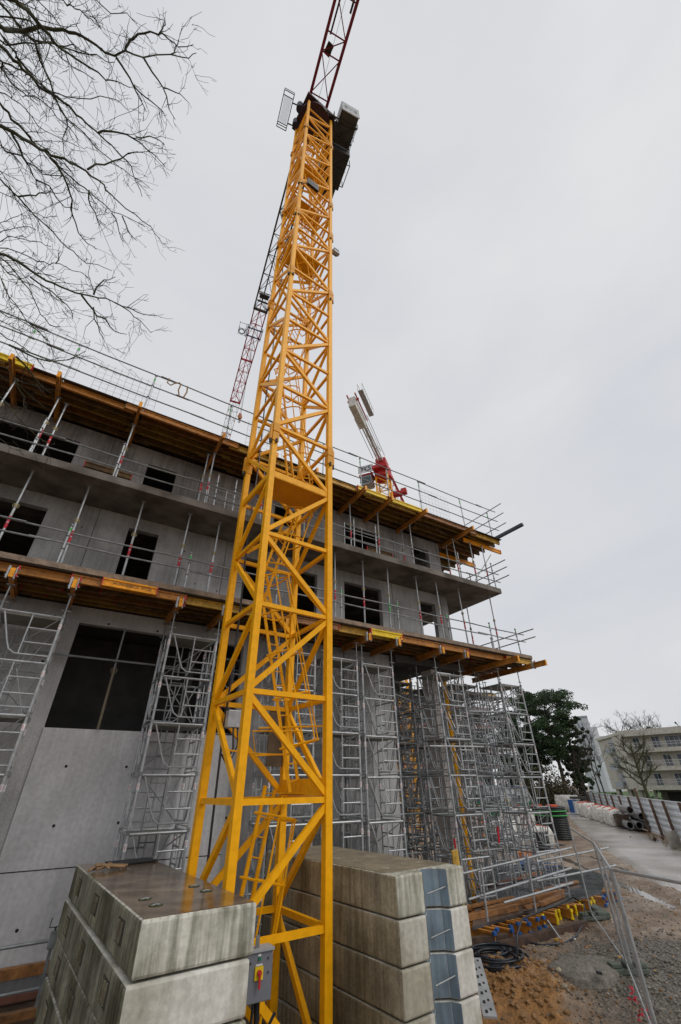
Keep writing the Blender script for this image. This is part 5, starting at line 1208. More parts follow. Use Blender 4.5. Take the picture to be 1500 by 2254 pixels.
# cab + sign on the left
cb2 = MB().bar(q2(.3, -2.9, 34.4), q2(.3, -1.4, 34.4), 1.4, 1.4).build('operator_cab', mat('light grey cab', (.4,.42,.44), .4), c2, O2)
MB().bar(q2(1.05, -2.95, 34.4), q2(1.05, -1.5, 34.4), .1, .9).build('cab_window', GLS, cb2, O2)
MB().bar(q2(.2, -3.1, 35.3), q2(.2, -1.2, 35.3), 1.7, .2).bar(q2(.2,-1.3,34.0), q2(.2,-3.0,33.8), 1.2, .12).build('cab_roof_beam', RED2, cb2, O2)
sg2 = MB().bar(q2(1.3, -3.1, 36.0), q2(1.3, -1.0, 36.0), .08, 1.15).build('sign_board', WHT, c2, O2)
so2 = text('SYS', 1.05, mat('navy sign letters', (.03,.06,.16), .5), c2, Vector(q2(1.37, -2.05, 36.0))-Vector(O2), (R(90), 0, math.atan2(s2_.y, s2_.x)), depth=.02)
# jib going away (red), with drooping look from below
mb = MB(); mb.bar(q2(-1, -.5, 37.3), q2(-30, -.5, 37.3), .16, .16).bar(q2(-1, .5, 37.3), q2(-30, .5, 37.3), .16, .16).bar(q2(-1, 0, 38.5), q2(-30, 0, 38.3), .14, .14)
jb2 = mb.build('jib', RED2, c2, O2); mb = MB()
for i in range(19):
    s_ = -1-i*1.5
    for t_ in (-.5, .5): mb.bar(q2(s_, t_, 37.3), q2(s_-.75, 0, 38.4), .06, .06); mb.bar(q2(s_-1.5, t_, 37.3), q2(s_-.75, 0, 38.4), .06, .06)
    mb.bar(q2(s_, -.5, 37.3), q2(s_, .5, 37.3), .06, .06)
mb.build('lattice_brace', RED2, jb2, O2)
MB().bar(q2(-7, -.9, 36.7), q2(-7, .9, 36.7), .9, .5).bar(q2(-7, .9, 36.9), q2(-7, 1.7, 36.9), .8, .8).build('trolley', RED2, c2, O2)
# site cabins, container, machines far under the scaffold
def cabin(px, dist, wd, hh, label, m_, stripe, sgn=None):
    p = azd(px, 1760, dist); ang = -math.atan2(p.x, p.y)
    t = thing('site_cabin', label, 'site cabin', (p.x, p.y, G0), ang)
    MB().box(-wd/2, wd/2, 0, 2.4, .1, hh).build('body', m_, t, bevel=.04)
    MB().box(-wd/2-.05, wd/2+.05, -.05, 2.45, hh+.003, hh+.14).build('roof', stripe, t)
    MB().box(-wd*.35, -wd*.12, -.03, -.004, 1.1, 2.0).build('window', APTW, t); MB().box(wd*.1, wd*.1+.85, -.03, -.004, .2, 2.1).build('door', LGM, t)
    return t
cabin(1068, 74, 6, 2.9, 'pale site cabin with cyan roof edge behind the scaffold', WHT, CYN)
cabin(1112, 70, 5, 2.6, 'white site cabin right of the cyan-roofed one', mat('off white cabin', (.55,.56,.57), .5), LGM)
cabin(1145, 73, 2.4, 2.7, 'small white cabin with blue panel beside the street', WHT, BLUP)
p = azd(1105, 1795, 60); ang = -math.atan2(p.x, p.y)
t = thing('skip_container', 'long open green steel skip beyond the scaffold', 'skip', (p.x, p.y, G0), ang)
MB().prism([(-3.3, 0), (3.3, 0), (3.3, 2.0), (-3.3, 2.0)], .1, 1.45).build('body', GRC, t); mb = MB()
for i in range(12): mb.box(-3.25+i*.58, -3.17+i*.58, -.06, -.001, .15, 1.4)
mb.box(-3.35, 3.35, -.08, -.001, 1.4, 1.52); mb.build('rib', GRC, t)
# yellow excavator like machine
p = azd(1133, 1770, 55); t = thing('mini_excavator', 'small yellow excavator standing by the green skip', 'excavator', (p.x, p.y, G0), 1.0)
MB().box(-.7, .7, -1, -.65, 0, .45).box(-.7, .7, .65, 1, 0, .45).build('track', BLKP, t, bevel=.12)
MB().box(-.8, .7, -.8, .8, .5, 1.15).build('body', YEL, t, bevel=.1); MB().box(-.1, .6, -.7, .1, 1.15, 2.2).build('cab', GLS, t, bevel=.08)
MB().bar((.6, .3, 1.0), (1.6, .3, 2.3), .2, .25).bar((1.6, .3, 2.3), (2.3, .3, 1.1), .16, .2).build('boom', YEL, t); MB().box(2.1, 2.6, .0, .6, .7, 1.1).build('bucket', DKM, t, bevel=.08)
# orange props stack far under deck
for i, (px, ds, m_, lb) in enumerate([(1030, 38, ORD, 'stack of orange formwork frames on the ground beyond the pale column'), (1045, 52, YEL, 'stack of yellow beams on the ground left of the green skip')]):
    p = azd(px, 1790, ds); t = thing('frame_stack', lb, 'frame stack', (p.x, p.y, G0), .4*i)
    mb = MB()
    for k in range(6): mb.box(-1.2, 1.2, -.5+k*.01, .5, .12+k*.24, .22+k*.24)
    split(mb, 'frame', m_, t); mb = MB()
    for x in (-1.0, 0, 1.0): mb.box(x-.05, x+.05, -.56, -.51, 0, 1.5)
    split(mb, 'stake', STD, t)

# ================================================================ HOARDING AND MATERIALS ALONG THE ROAD
Ha = Vector((34.5-38.3*.25, 16.6-30.6*.25, 0)); Hd = Vector((38.3, 30.6, 0)).normalized(); Hn = Vector((-Hd.y, Hd.x, 0))
hl_ = 103
hob = thing('site_hoarding', 'long white corrugated steel hoarding along the far side of the haul road', 'hoarding', (Ha.x, Ha.y, G0), math.atan2(Hd.y, Hd.x))
mb = MB(); nrow = 36; pr_ = []
for j in range(nrow+1): z = 2.02*j/nrow; pr_.append((.05*(1 if (j//3) % 2 else 0)*1.0, z))
v_ = []
for (y, z) in pr_: v_ += [(0, -y, z+.05), (hl_, -y, z+.05), ]
mb.add(v_, [(2*j, 2*j+1, 2*j+3, 2*j+2) for j in range(nrow)]); mb.box(0, hl_, -.09, .0, 2.07, 2.13); mb.build('steel_sheet', HOA, hob)
def hoard_t(px, py): # ray against the hoarding plane
    v = ray(px, py); nrm = Hn; k = Ha.dot(nrm)/v.dot(nrm); P = v*k; return (P-Ha).dot(Hd)
for i, px in enumerate([1273, 1281, 1289, 1299, 1311, 1324, 1337, 1350, 1367, 1387, 1409, 1434, 1462, 1497, 1545]):
    tt = hoard_t(px, 1755); lean = .02*math.sin(i*3)
    mb = MB().bar((tt, .12, -.1), (tt-lean, .16, 2.12 if i != 10 else 2.75), .16, .12, (1, 0, 0)); mb.build('post', OLDW, hob)
def near_h(px, py, off):
    P = onZ(px, py, G0); return P
rngb = random.Random(5)
def bulkbag(loc, sx, sy, sz, label, cat='bulk bag', strap=True, grp=None, rz=0):
    t = thing('bulk_bag', label, cat, loc, rz, grp)
    bm = bmesh.new(); bmesh.ops.create_cube(bm, size=1); bmesh.ops.subdivide_edges(bm, edges=bm.edges[:], cuts=7, use_grid_fill=True)
    sd_ = rngb.random()*50
    for v in bm.verts:
        c_ = v.co; bul = 1+.18*math.cos(c_.z*2.6)
        wv = noise.noise(Vector((c_.x*3+sd_, c_.y*3, c_.z*3)))*.10
        r_ = math.hypot(c_.x, c_.y); rf = 1 - .25*max(0, r_-.5)
        v.co = Vector((c_.x*bul*rf*(1+wv)*sx, c_.y*bul*rf*(1+wv)*sy, max(0.0, (c_.z+.5+(wv*.8 if c_.z > 0 else 0)))*sz))
    me = bpy.data.meshes.new('sack'); bm.to_mesh(me); bm.free(); me.materials.append(BAG); me.polygons.foreach_set('use_smooth', [True]*len(me.polygons))
    o = bpy.data.objects.new('sack', me); COL.objects.link(o); o.parent = t
    if strap:
        for sxq in (-.28, .28):
            MB().poly([(sxq*sx, -.56*sy, .05*sz), (sxq*sx, -.62*sy, .5*sz), (sxq*sx, -.52*sy, .98*sz), (sxq*sx*.6, 0, 1.15*sz), (sxq*sx, .5*sy, sz)], .022, 4).build('strap', BAGR, t)
    return t
bx = [(1290, 1796), (1301, 1799), (1313, 1803), (1325, 1806), (1337, 1810), (1351, 1814), (1364, 1818)]
for i, (px, py) in enumerate(bx):
    p = onZ(px, py, G0+.12); bulkbag((p.x, p.y, G0+.1), 1.15, 1.1, rngb.uniform(1.0, 1.25), 'white bulk bag with red straps beside the hoarding, %s from the far end' % ordn(i), grp='bulk bags along the hoarding', rz=R(38+rngb.uniform(-8, 8)))
p = onZ(1255, 1786, G0); bulkbag((p.x, p.y, G0+.1), 2.6, 1.6, 1.7, 'big white heap of sacks beside the blue barrel at the end of the hoarding', strap=False)
p = onZ(1266, 1790, G0); t = thing('barrel', 'blue plastic barrel in front of the white heap of sacks', 'barrel', (p.x, p.y, G0+.1)); MB().tube((0,0,0), (0,0,1.3), .5, 16).build('drum', BLUP, t); MB().tube((0,0,.4), (0,0,.46), .53, 16).tube((0,0,.9), (0,0,.96), .53, 16).build('hoop', BLUP, t)
p = onZ(1283, 1795, G0); t = thing('material_crate', 'tall crate of white panels with dark lid beside the bulk bags', 'crate', (p.x, p.y, G0+.1), R(38))
MB().box(-1.3, 1.3, -.6, .6, .1, 1.3).build('panel_pack', WHT, t); MB().box(-1.5, 1.5, -.8, .8, 1.5, 1.7).build('lid', DKM, t); mb = MB()
for x in (-1.3, -.6, .1, .8, 1.3): mb.box(x-.04, x+.04, -.66, -.61, 0, 1.5)
split(mb, 'upright', STD, t)
p = onZ(1381, 1825, G0); t = thing('junk_heap', 'heap of dark crates and rubbish between bulk bags and pipes', 'rubbish heap', (p.x, p.y, G0+.1), R(38))
mb = MB()
for i in range(14): x, y = rngb.uniform(-1.3, 1.0), rngb.uniform(-.5, .5); mb.box(x, x+rngb.uniform(.2,.6), y, y+rngb.uniform(.2,.5), rngb.uniform(0,.3), rngb.uniform(.35,.9))
mb.build('rubbish', mat('brown rubbish', (.11,.075,.055), .8, 0, .3, 2), t); MB().box(-.3, .2, -.8, -.5, .3, .75).build('black_crate', BLKP, t); MB().box(.4, 1.0, -.3, .1, .5, 1.0).build('white_sack', BAG, t, bevel=.08)
# pipes
pip0 = None
PP = onZ(1412, 1828, G0+.1); pd = R(40)
for i, (a, z, lb) in enumerate([(-.62, .30, 'bottom left'), (.0, .30, 'bottom middle'), (.62, .30, 'bottom right'), (.33, .84, 'upper right'), (-.30, 1.25, 'topmost')]):
    r_ = .25; mb = MB(); nn_ = 20; L0, L1 = 0, 3.4
    vs = [(x, rr*math.cos(2*math.pi*k/nn_), rr*math.sin(2*math.pi*k/nn_)) for (x, rr) in ((0, r_), (3.4, r_), (3.4, r_*.84), (0, r_*.84)) for k in range(nn_)]
    fs = [(q*nn_+k, q*nn_+(k+1) % nn_, ((q+1) % 4)*nn_+(k+1) % nn_, ((q+1) % 4)*nn_+k) for q in range(4) for k in range(nn_)]
    if pip0 is None: o = mb.add(vs, fs).build('concrete_pipe', mat('grey drain pipe', (.25,.25,.245), .5, 0, .15, 2)); pip0 = o
    else: o = pip0.copy(); COL.objects.link(o)
    o.location = (PP.x + a*math.cos(pd+math.pi/2)*-1, PP.y + a*math.sin(pd+math.pi/2)*-1, G0+.1+z); o.rotation_euler = (0, 0, pd)
    tag(o, 'large grey drain pipe stacked beside the haul road, %s one' % lb, 'pipe', 'drain pipes by the hoarding')
for i, (px, py, sz) in enumerate([(1455, 1850, .5), (1478, 1856, .55), (1490, 1868, .4), (1440, 1848, .35)]):
    p = onZ(px, py, G0+.1); tag(blobmesh(0, 0, .6, .4, i, 0, seed=i).build('tmp', STN), '', '') if 0 else None
    t = thing('rubble_heap', 'low heap of broken stone by the hoarding foot, %s from the pipes' % ORDS[[1, 2, 3, 0][i]], 'rubble', (p.x, p.y, G0+.1)); mb = MB()
    for k in range(16):
        c_ = Vector((rngb.gauss(0,.4), rngb.gauss(0,.3), rngb.uniform(0,.25))); s_ = rngb.uniform(.1,.25)*sz*1.6; v = [c_+Vector((rngb.uniform(-1,1), rngb.uniform(-1,1), rngb.uniform(-1,1)))*s_ for _ in range(4)]; mb.add(v, [(0,1,2),(0,3,1),(1,3,2),(2,3,0)])
    mb.build('rubble', OLDW if i == 0 else STN, t)
p = onZ(1478, 1866, G0+.1); tag(MB().box(p.x-.6, p.x+.6, p.y-.3, p.y-.25, G0, G0+.85).build('timber_panel', mat('pale boards', (.36,.33,.29), .8)), 'pale upright board panel leaning at the hoarding foot', 'board')
# ribbed black tanks with green straps
for i, (px, py, r_, hh, lb) in enumerate([(1232, 1848, .85, 1.75, 'black ribbed plastic shaft with green straps beside the fence end'), (1196, 1842, .95, 1.7, 'black ribbed plastic shaft behind the end tower, left one'), (1197, 1872, .42, .8, 'small black ribbed pipe standing by the bulk bags')]):
    p = onZ(px, py, G0); t = thing('plastic_shaft', lb, 'plastic shaft', (p.x, p.y, G0+.05)); mb = MB(); nr = int(hh/.09)
    nn_ = 28; vs = []; fs = []
    for j in range(nr*2+1):
        rr = r_*(1.0 if j % 2 else .955); z = hh*j/(nr*2)
        vs += [(rr*math.cos(2*math.pi*k/nn_), rr*math.sin(2*math.pi*k/nn_), z) for k in range(nn_)]
    for j in range(nr*2): fs += [(j*nn_+k, j*nn_+(k+1) % nn_, (j+1)*nn_+(k+1) % nn_, (j+1)*nn_+k) for k in range(nn_)]
    b0 = len(vs); vs += [(.85*x, .85*y, z) for (x, y, z) in vs[-nn_:]] + [(.85*x, .85*y, .1) for (x, y, z) in vs[-nn_:]]
    top0 = nr*2*nn_; fs += [(top0+k, top0+(k+1) % nn_, b0+(k+1) % nn_, b0+k) for k in range(nn_)] + [(b0+k, b0+(k+1) % nn_, b0+nn_+(k+1) % nn_, b0+nn_+k) for k in range(nn_)]
    mb.add(vs, fs).build('shaft', BLKP, t)
    if i < 2:
        for z in (hh*.72, hh*.86): MB().ring((0, 0, z), r_*1.02, .03, 28, 5).build('strap', GRNL, t)
        MB().box(-.4, .3, -.3, .2, hh*.95, hh*1.06).build('red_sack', BAGR, t, bevel=.04)
for i, (px, py, sx, sy, sz, lb) in enumerate([(1150, 1852, 1.5, 1.3, 1.7, 'white bulk bag with red print behind the end tower, tallest'), (1188, 1868, 1.4, 1.2, 1.0, 'slumped white bulk bag with red print right of the tallest one'), (1118, 1862, 1.2, 1.1, 1.2, 'white bulk bag left of the tallest one behind the scaffold'), (1095, 1850, 1.0, 1.0, .9, 'small white bulk bag at the foot of the column tower'), (1133, 1880, 1.2, 1.0, .8, 'low white bulk bag in front of the tallest one')]):
    p = onZ(px, py, G0); bulkbag((p.x, p.y, G0), sx, sy, sz, lb, strap=i in (0, 1), grp='bulk bags behind the scaffold', rz=i)
for i in range(5):
    p = onZ(1085, 1838, G0); o = MB().tube((-1.6, 0, 0), (1.6, 0, 0), .12, 12).build('grey_pipe', PVC); o.location = (p.x+.1*i, p.y-.27*i+.3*(i > 2), G0+.75+(.22 if i > 2 else 0)); o.rotation_euler = (0, 0, -.5)
    tag(o, 'long grey plastic pipe in the bundle behind the column tower, %s from the back' % ORDS[i], 'pipe', 'grey pipes in a bundle')

# ================================================================ TIMBER PLATFORM, BEAM PILE, HOSE
PZ = -2.80
def pz(x, y, z=PZ): return onZ(x, y, z)
pc = [pz(1040, 2040), pz(1325, 1962), pz(1335, 1925), pz(1225, 1905), pz(1060, 1900)]
pl = thing('work_platform', 'wet grey steel sheet platform laid with timbers at the foot of the end tower', 'platform', (pc[0].x, pc[0].y, G0))
MB().prism([(p.x, p.y) for p in pc][::1], PZ-.06, PZ).build('sheet', mat('wet dark formply', (.11, .115, .125), .12, 0, .25, 1.2, .15, 6, stain=(.9, .35, (1, .95, .9)), spec=.6), pl, (pc[0].x, pc[0].y, G0))
segs = [((1024, 2028), (1139, 2004), .20), ((1066, 2012), (1240, 1968), .18), ((1188, 1997), (1240, 1975), .15), ((1027, 2002), (1131, 1980), .10), ((1175, 1968), (1272, 1945), .10), ((1022, 1962), (1190, 1928), .08), ((1150, 1935), (1191, 1925), .13), ((1155, 2004), (1200, 1994), .10)]
for i, (a, b_, h_) in enumerate(segs):
    A = pz(*a); B = pz(*b_); h_ *= .62; mb = MB().bar((0, 0, h_/2), (B.x-A.x, B.y-A.y, h_/2), .13, h_)
    o = mb.build('timber_beam', WOD if i != 5 else MATS['red-brown timber'], bevel=.008); o.location = (A.x, A.y, PZ+.004*i); tag(o, 'wet orange-brown timber lying on the wet platform, %s from the front' % ORDS[[0, 1, 2, 3, 5, 6, 7, 4][i]], 'timber', 'timbers on the platform')
# pile of H beams with end caps poking out toward the viewer
pa, pb = pz(1050, 2062, -2.98), pz(1338, 1966, -2.98); ed = (pb-pa); ed.z = 0; ln_ = ed.length; ed.normalize(); bk_ = Vector((-ed.y, ed.x, 0))
n_b = 27; protoY = protoB = None
for i in range(n_b):
    yel = (9 <= i <= 20)
    capm = YEL if yel else BLUP
    P = pa + ed*(ln_*(i+.5)/n_b) + bk_*(.13*math.sin(i*2.3)) - bk_*.42
    src = protoY if yel else protoB
    if src is None:
        o = MB().sect((0, 0, 0), (2.4, 0, 0), H).build('formwork_beam', WODP)
        MB().box(-.02, .015, -.048, .048, -.108, -.05).box(-.02, .015, -.048, .048, .05, .108).box(-.02, .015, -.022, .022, -.05, .05).build('end_cap', capm, o) if yel else MB().box(-.03, .04, -.05, .05, -.112, -.05).box(-.03, .04, -.05, .05, .05, .112).build('end_cap', capm, o)
        if yel: protoY = o
        else: protoB = o
    else: o = dup(src)
    o.location = (P.x, P.y, -2.955 + .012*math.sin(i*1.9)); o.rotation_euler = (.12*math.sin(i*5), 0, math.atan2(bk_.y, bk_.x)+.12*math.sin(i*1.3))
    tag(o, 'H-beam with %s end caps in the pile under the platform edge, %s from the left' % ('yellow' if yel else 'blue', ordn(i)), 'formwork beam', 'H-beams piled under the platform')
for i, (a, b_, z, lb) in enumerate([((1100, 2085), (1290, 2035), G0+.08, 'dark brown sleeper lying in front of the beam pile'), ((1030, 2075), (1120, 2065), G0+.1, 'dark sleeper beside the ballast and the hose coil')]):
    A = onZ(*a, z); B = onZ(*b_, z); tag(MB().bar(A, B, .16, .16).build('sleeper', mat('dark sleeper wood', (.085,.05,.035), .7, 0, .3, 4)), lb, 'timber')
# hose coil
hc = onZ(1090, 2108, G0+.1); mb = MB(); rg = random.Random(3)
path = []
for i in range(210):
    a = i*.21; r_ = .50 + .13*math.sin(a*.23) + .05*math.sin(a*.11+1); path.append((hc.x+r_*math.cos(a)*1.02+.05*math.sin(a*.07), hc.y+r_*math.sin(a)*.98, G0+.06+.10*(i/210)+.04*math.sin(a*.37)))
e_ = onZ(1225, 2085, G0+.05); path += [onZ(x, y, z) for x, y, z in ((1140, 2110, -2.9), (1138, 2060, -2.75), (1150, 2022, -2.66), (1185, 2008, -2.62), (1230, 1990, -2.62), (1262, 1975, -2.65), (1286, 1990, -2.75), (1290, 2020, -2.95), (1270, 2060, G0+.05), (1240, 2078, G0+.05), (1190, 2080, G0+.04), (1130, 2068, G0+.05))]
o = mb.poly(path, .021, 6).build('hose', RUB, smooth=True); tag(o, 'black rubber hose in a tangled coil beside the ballast, trailing over the beam pile', 'hose')
mb = MB(); path = []
for i in range(120):
    a = i*.2+1; r_ = .38+.08*math.sin(a*.31); path.append((hc.x-.05+r_*math.cos(a)*1.2+.25, hc.y+.35+r_*math.sin(a)*.8, G0+.07+.05*math.sin(a*.4)))
o = mb.poly(path, .03, 6).build('hose', RUB, smooth=True); tag(o, 'thicker black hose coiled behind the tangled one', 'hose')
# perforated white metal tread leaning in the pit
A = onZ(1046, 2110, -2.85); B = onZ(1080, 2240, -3.1); d_ = (B-A); t = thing('perforated_tread', 'pale perforated metal strip leaning between right ballast and clay pit', 'metal strip', A)
MB().bar((0,0,0), d_, .22, .03).build('strip', LGM, t); mb = MB()
for k in range(7):
    for q in (-.05, .05): c_ = d_*(.08+k*.14) + Vector((q, .02*q, .0)); mb.bar(c_-d_*.02+Vector((0,0,.017)), c_+d_*.02+Vector((0,0,.017)), .04, .006)
split(mb, 'slot', DRK, t)
# yellow formwork board standing behind right stack
A = onY(1010, 1858, 10.6); t = thing('yellow_board', 'upright yellow timber board standing behind the right ballast stack', 'board', (10.12, 10.6, -2.95), .3)
MB().prism([(-.16, 0), (.16, 0), (.16, .05), (-.16, .05)], 0, 1.5).build('board', WODY, t, bevel=.02); MB().box(-.27, -.17, 0, .05, 0, 1.15).build('batten', WODP, t, bevel=.01)
p = onY(1165, 1895, 17.5); tag(MB().box(p.x-.45, p.x+.45, 17.5, 17.9, G0, p.z+.35).build('orange_box', ORD, bevel=.02), 'orange box standing behind the low handrail tubes', 'box')
# blue straps heap
c_ = pz(1165, 1912); mb = MB(); rg = random.Random(9)
for i in range(16):
    a = rg.uniform(-.5,.5)+.2; l_ = rg.uniform(.5,1.3); x, y = rg.uniform(-.8,.5), rg.uniform(-.35,.35); mb.bar((c_.x+x, c_.y+y, PZ+.03+.01*i), (c_.x+x+l_*math.cos(a), c_.y+y+l_*math.sin(a), PZ+.05+.012*i), .08, .03)
tag(mb.build('blue_brackets', mat('pale blue paint', (.05,.13,.30), .5, 0, .2, 5)), 'heap of blue steel brackets on the far side of the wet platform', 'bracket heap')
# low handrail in front of platform
def lowrail(pts, label, y):
    a, b_ = pts; A = onY(*a, y); B = onY(*b_, y); tag(MB().tube(A, B, .026, 8).build('guard_rail_tube', STL), label, 'guard rail')
lowrail(((1010, 1925), (1258, 1866)), 'upper sloping rail of the low barrier in front of the end tower', 10.25)
lowrail(((1032, 1980), (1258, 1911)), 'lower sloping rail of the low barrier in front of the end tower', 10.25)
for i, (a, b_, y) in enumerate([((1059, 1905), (1079, 2068), 10.15), ((1160, 1880), (1181, 2012), 10.2), ((1222, 1870), (1233, 1965), 10.9)]):
    tag(MB().tube(onY(*a, y), onY(*b_, y), .028, 8).build('guard_rail_post', STL), 'thin upright post of the low barrier before the platform, %s from the left' % ORDS[i], 'guard rail post')
# red/white items on towers
for i, (a, b_, y) in enumerate([((1096, 1820), (1099, 1856), 11.2), ((1000, 1846), (1003, 1868), 11.2)]):
    tag(MB().tube(onY(*a, y), onY(*b_, y), .03, 8).build('red_sleeve', mat('signal red', (.6,.01,.03), .5)), ['bright red sleeve on a tube behind the platform rail', 'bright red sleeve beside the yellow board'][i], 'sleeve')

# ================================================================ WIRE FENCE PANELS
FP = [Vector((13.87, 9.61, 0)), Vector((10.85, 7.02, 0)), Vector((7.86, 4.93, 0)), Vector((7.0, 1.55, 0))]
for i in range(3):
    a, b_ = FP[i], FP[i+1]; d = b_-a; Ln = d.length; ang = math.atan2(d.y, d.x); zt_ = 2.0
    lb = ['galvanised wire fence panel farthest along, ending by the black shafts', 'galvanised wire fence panel seen almost edge on, middle one', 'galvanised wire fence panel nearest the viewer at the right edge'][i]
    t = thing('wire_fence', lb, 'wire fence', (a.x, a.y, G0), ang, 'wire fence panels')
    MB().tube((0.03,0,0), (0.03,0,zt_), .021, 8).tube((Ln-.03,0,0), (Ln-.03,0,zt_), .021, 8).tube((0,0,zt_), (Ln,0,zt_), .021, 8).tube((.03,0,.16), (Ln-.03,0,.16), .016, 8).build('frame', STL, t)
    mb = MB(); x = .15
    while x < Ln-.1: mb.tube((x,0,.16), (x,0,zt_), .0013, 3); x += .2
    z = .4
    while z < zt_: mb.tube((0,0,z), (Ln,0,z), .0013, 3); z += .3
    mb.build('wire_infill', STD, t)
tag(MB().tube(FP[1]+Vector((.07, -.05, G0)), FP[1]+Vector((.07, -.05, G0+1.95)), .021, 8).build('steel_post', STL), 'extra steel post clamped beside the middle fence joint', 'fence post')
for i, (P, r_) in enumerate([(FP[0], .5), (FP[1], .3), (FP[2], .4)]):
    t = thing('concrete_block', 'grey-green concrete foot block under the %s fence post' % ['farthest', 'middle', 'nearest'][i], 'fence foot', (P.x, P.y, gh(P.x, P.y)-.0), math.atan2(FP[1].y-FP[0].y, FP[1].x-FP[0].x)+r_+math.pi/2)
    MB().prism([(-.36,-.11),(.36,-.11),(.36,.11),(-.36,.11)], 0, .08).build('base', GRNF, t, bevel=.015)
    MB().box(-.34, -.15, -.095, .095, .082, .15).box(.15, .34, -.095, .095, .082, .15).box(-.07, .07, -.1, .1, .082, .16).build('lug', GRNF, t, bevel=.015)
o = MB().box(-.5, .5, -.12, .12, 0, .14).build('foot_block', GRNF, bevel=.03); q_ = onZ(1320, 2010, G0+.05); o.location = (q_.x, q_.y, G0+.02); o.rotation_euler = (0, 0, .9); tag(o, 'spare grey-green concrete foot lying right of the beam pile', 'fence foot')
# ================================================================ GROUND DETAILS
def rock(mb, c, s_, rg, flat=.7):
    bm = bmesh.new(); bmesh.ops.create_icosphere(bm, subdivisions=1, radius=1)
    k = [(v.co*(1+rg.uniform(-.28,.22))) for v in bm.verts]; vs = [(c[0]+p.x*s_, c[1]+p.y*s_, c[2]+p.z*s_*flat) for p in k]; fs = [tuple(v.index for v in f.verts) for f in bm.faces]; bm.free(); mb.add(vs, fs)
rg = random.Random(17); mb = MB(); base = []
bm = bmesh.new(); bmesh.ops.create_icosphere(bm, subdivisions=1, radius=1); ico = [v.co.copy() for v in bm.verts]; icf = [tuple(v.index for v in f.verts) for f in bm.faces]; bm.free()
gmats = [mat('gravel dark', (.085,.076,.064), .45), mat('gravel mid', (.185,.165,.138), .55), mat('gravel pale', (.28,.25,.21), .8), mat('gravel ochre', (.25,.14,.06), .85)]
for i in range(6500):
    if i < 4600: x, y = rg.gauss(11.2, 1.9), rg.gauss(6.6, 1.7)
    elif i < 5600: x, y = rg.gauss(9.0, .9), rg.gauss(8.0, .8)
    else: x, y = rg.uniform(9, 22), rg.uniform(5, 16)
    if y > 9.3 and x < 13 : continue
    if math.hypot(x-8.8, y-8.2) < 1.15 and rg.random() < .8: continue
    s_ = rg.choice([.010,.013,.016,.02,.028])*(1.3 if i > 5600 else 1); z = gh(x, y)+s_*.2
    k = rg.uniform(.75, 1.25); mb.cur = rg.choice([0,0,1,1,1,2]) if i < 4600 else rg.choice([1,2,3,3])
    mb.add([(x+p.x*s_*k*(1+rg.uniform(-.2,.2)), y+p.y*s_*(1+rg.uniform(-.2,.2)), z+p.z*s_*.6) for p in ico], icf)
mb.cur = 3
for i in range(420):
    x, y = rg.gauss(8.9, .75), rg.gauss(8.2, .6); s_ = rg.choice([.015, .02, .03, .045, .06]); z = gh(x, y)+s_*.15
    mb.add([(x+p.x*s_*(1+rg.uniform(-.35,.3)), y+p.y*s_*(1+rg.uniform(-.35,.3)), z+p.z*s_*.7) for p in ico], icf)
for i in range(500):
    x, y = rg.uniform(9.5, 20), rg.uniform(5, 12); s_ = rg.choice([.02, .03, .04]); z = gh(x, y)+s_*.15; mb.cur = rg.choice([1, 2, 3])
    mb.add([(x+p.x*s_*(1+rg.uniform(-.35,.3)), y+p.y*s_*(1+rg.uniform(-.35,.3)), z+p.z*s_*.7) for p in ico], icf)
tag(mb.build('gravel', gmats), 'loose dark and pale gravel scattered over the muddy ground', 'gravel', kind='stuff')
# old concrete lump
lc = onZ(1288, 2125, G0+.1); nn_ = 40; rings = [(1.0, -.25), (1.03, -.02), (.97, .07), (.8, .12), (.5, .16), (.2, .175)]; vs = []; fs = []
for j, (k, z) in enumerate(rings):
    for i in range(nn_):
        a = 2*math.pi*i/nn_; w_ = 1+.28*noise.noise(Vector((math.cos(a)*1.3, math.sin(a)*1.3, 4)))+.05*noise.noise(Vector((math.cos(a)*6, math.sin(a)*6, j*.3)))
        vs.append((lc.x+.72*k*w_*math.cos(a), lc.y+.66*k*w_*math.sin(a), G0+z+.025*noise.noise(Vector((a*3, k*5, 1)))))
for j in range(5): fs += [(j*nn_+i, j*nn_+(i+1) % nn_, (j+1)*nn_+(i+1) % nn_, (j+1)*nn_+i) for i in range(nn_)]
fs.append(tuple(range(5*nn_, 6*nn_)))
o = MB().add(vs, fs).build('concrete_lump', mat('rough old concrete', (.21,.19,.16), .85, 0, .2, 14, .9, 40, speck=(50, .65)), smooth=False); tag(o, 'flat grey lump of spilled concrete on the gravel right of the clay pit', 'concrete lump')
p = onZ(1318, 2137, G0+.2); o = MB().box(-.07, .07, -.05, .05, 0, .04).build('black_brick', BLKP, bevel=.008); o.location = (p.x, p.y, G0+.16); o.rotation_euler = (.1, .1, .6); tag(o, 'small black plastic block on the concrete lump', 'block')
for i, (px, py, s_, lb) in enumerate([(1378, 2243, .11, 'pale field stone near the red ribbons at the bottom edge'), (1243, 2170, .07, 'pale stone on the edge of the clay pit, upper one'), (1235, 2150, .08, 'brown stone embedded at the edge of the clay pit'), (1250, 2175, .045, 'small white stone beside the clay pit'), (1040, 2103, .06, 'yellowish stone lying on the hose coil')]):
    p = onZ(px, py, G0); mb = MB(); rock(mb, (0,0,0), s_, rg); o = mb.build('stone', STN, bevel=.01); o.location = (p.x, p.y, gh(p.x, p.y)+s_*.35); tag(o, lb, 'stone')
leafm = mat('fallen yellow leaf', (.55,.28,.03), .6)
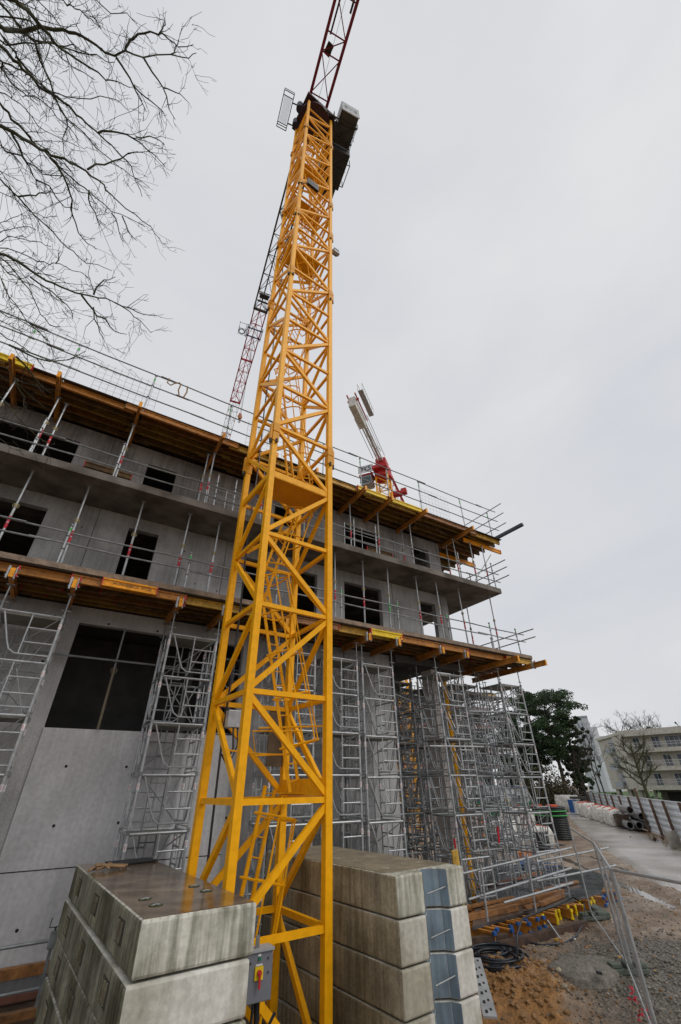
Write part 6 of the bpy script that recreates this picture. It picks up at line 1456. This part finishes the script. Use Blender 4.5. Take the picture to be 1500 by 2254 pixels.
for i, (px, py) in enumerate([(1445, 2139), (1485, 2115), (1410, 2140), (1300, 2085), (1365, 2110)]):
    p = onZ(px, py, G0); o = MB().add([(-.05,0,.01),(0,-.03,.02),(.05,0,.01),(.02,.04,.025),(-.02,.03,.02)], [(0,1,2,3,4)]).build('fallen_leaf', leafm); s_ = o.modifiers.new('s', 'SOLIDIFY'); s_.thickness = .002
    o.location = (p.x, p.y, gh(p.x, p.y)+.01); o.rotation_euler = (0, .2, i); tag(o, 'yellow fallen leaf on the gravel, %s by the nearest fence post' % ORDS[i], 'leaf', 'fallen leaves on the gravel')
def ribbon(px, py, px2, py2, zt_, label, seed):
    A = onZ(px, py, G0); t = thing('marker_rod', label, 'marker rod', (A.x, A.y, gh(A.x, A.y))); v = ray(px2, py2); hA = math.hypot(A.x, A.y)
    B = azd(px2, py2, hA-.05) - Vector((A.x, A.y, gh(A.x, A.y)))
    MB().tube((0,0,0), B, .005, 5).build('rod', mat('rusty rebar', (.16,.08,.05), .8), t); mb = MB(); rg2 = random.Random(seed)
    for i in range(9): q = B*rg2.uniform(.75, 1)+Vector((rg2.gauss(0,.025), rg2.gauss(0,.025), rg2.gauss(0,.025))); u_ = Vector((rg2.gauss(0,1), rg2.gauss(0,1), rg2.gauss(0,1))).normalized()*.035; w_ = u_.orthogonal().normalized()*.02; mb.add([q-u_, q+w_, q+u_, q-w_, q+u_.cross(w_).normalized()*.012], [(0,1,4),(1,2,4),(2,3,4),(3,0,4),(0,3,2,1)])
    mb.build('red_tape', mat('red barrier tape', (.62,.015,.05), .5), t)
ribbon(1375, 2225, 1392, 2170, 0, 'thin rod with red tape knot near the fence foot, upper one', 1)
ribbon(1385, 2236, 1408, 2212, 0, 'rusty rod with crumpled red tape near the bottom edge', 2)
ribbon(1418, 2250, 1428, 2210, 0, 'rusty rod with small red tape at the bottom edge, rightmost', 3)
# small litter
for i, (px, py, c_, s_) in enumerate([(1228, 2075, WODY, .09), (1262, 2070, WHT, .08), (1292, 2088, ORD, .03), (1238, 2082, WOD, .1)]):
    p = onZ(px, py, G0); o = MB().box(-s_, s_, -s_*.35, s_*.35, 0, s_*.3).build('offcut', c_); o.location = (p.x, p.y, gh(p.x, p.y)+.01); o.rotation_euler = (.1, .1, i*1.3); tag(o, ['yellow timber offcut at the foot of the beam pile', 'white plaster scrap right of the offcuts', 'tiny orange plug on the gravel', 'brown timber offcut leaning on the yellow one'][i], 'offcut')
tag(MB().tube(onZ(1205, 2025, -2.75), onZ(1237, 2070, G0+.03), .016, 6).build('brace_tube', STL), 'thin grey brace tube leaning from the platform edge to the ground', 'scaffold tube')
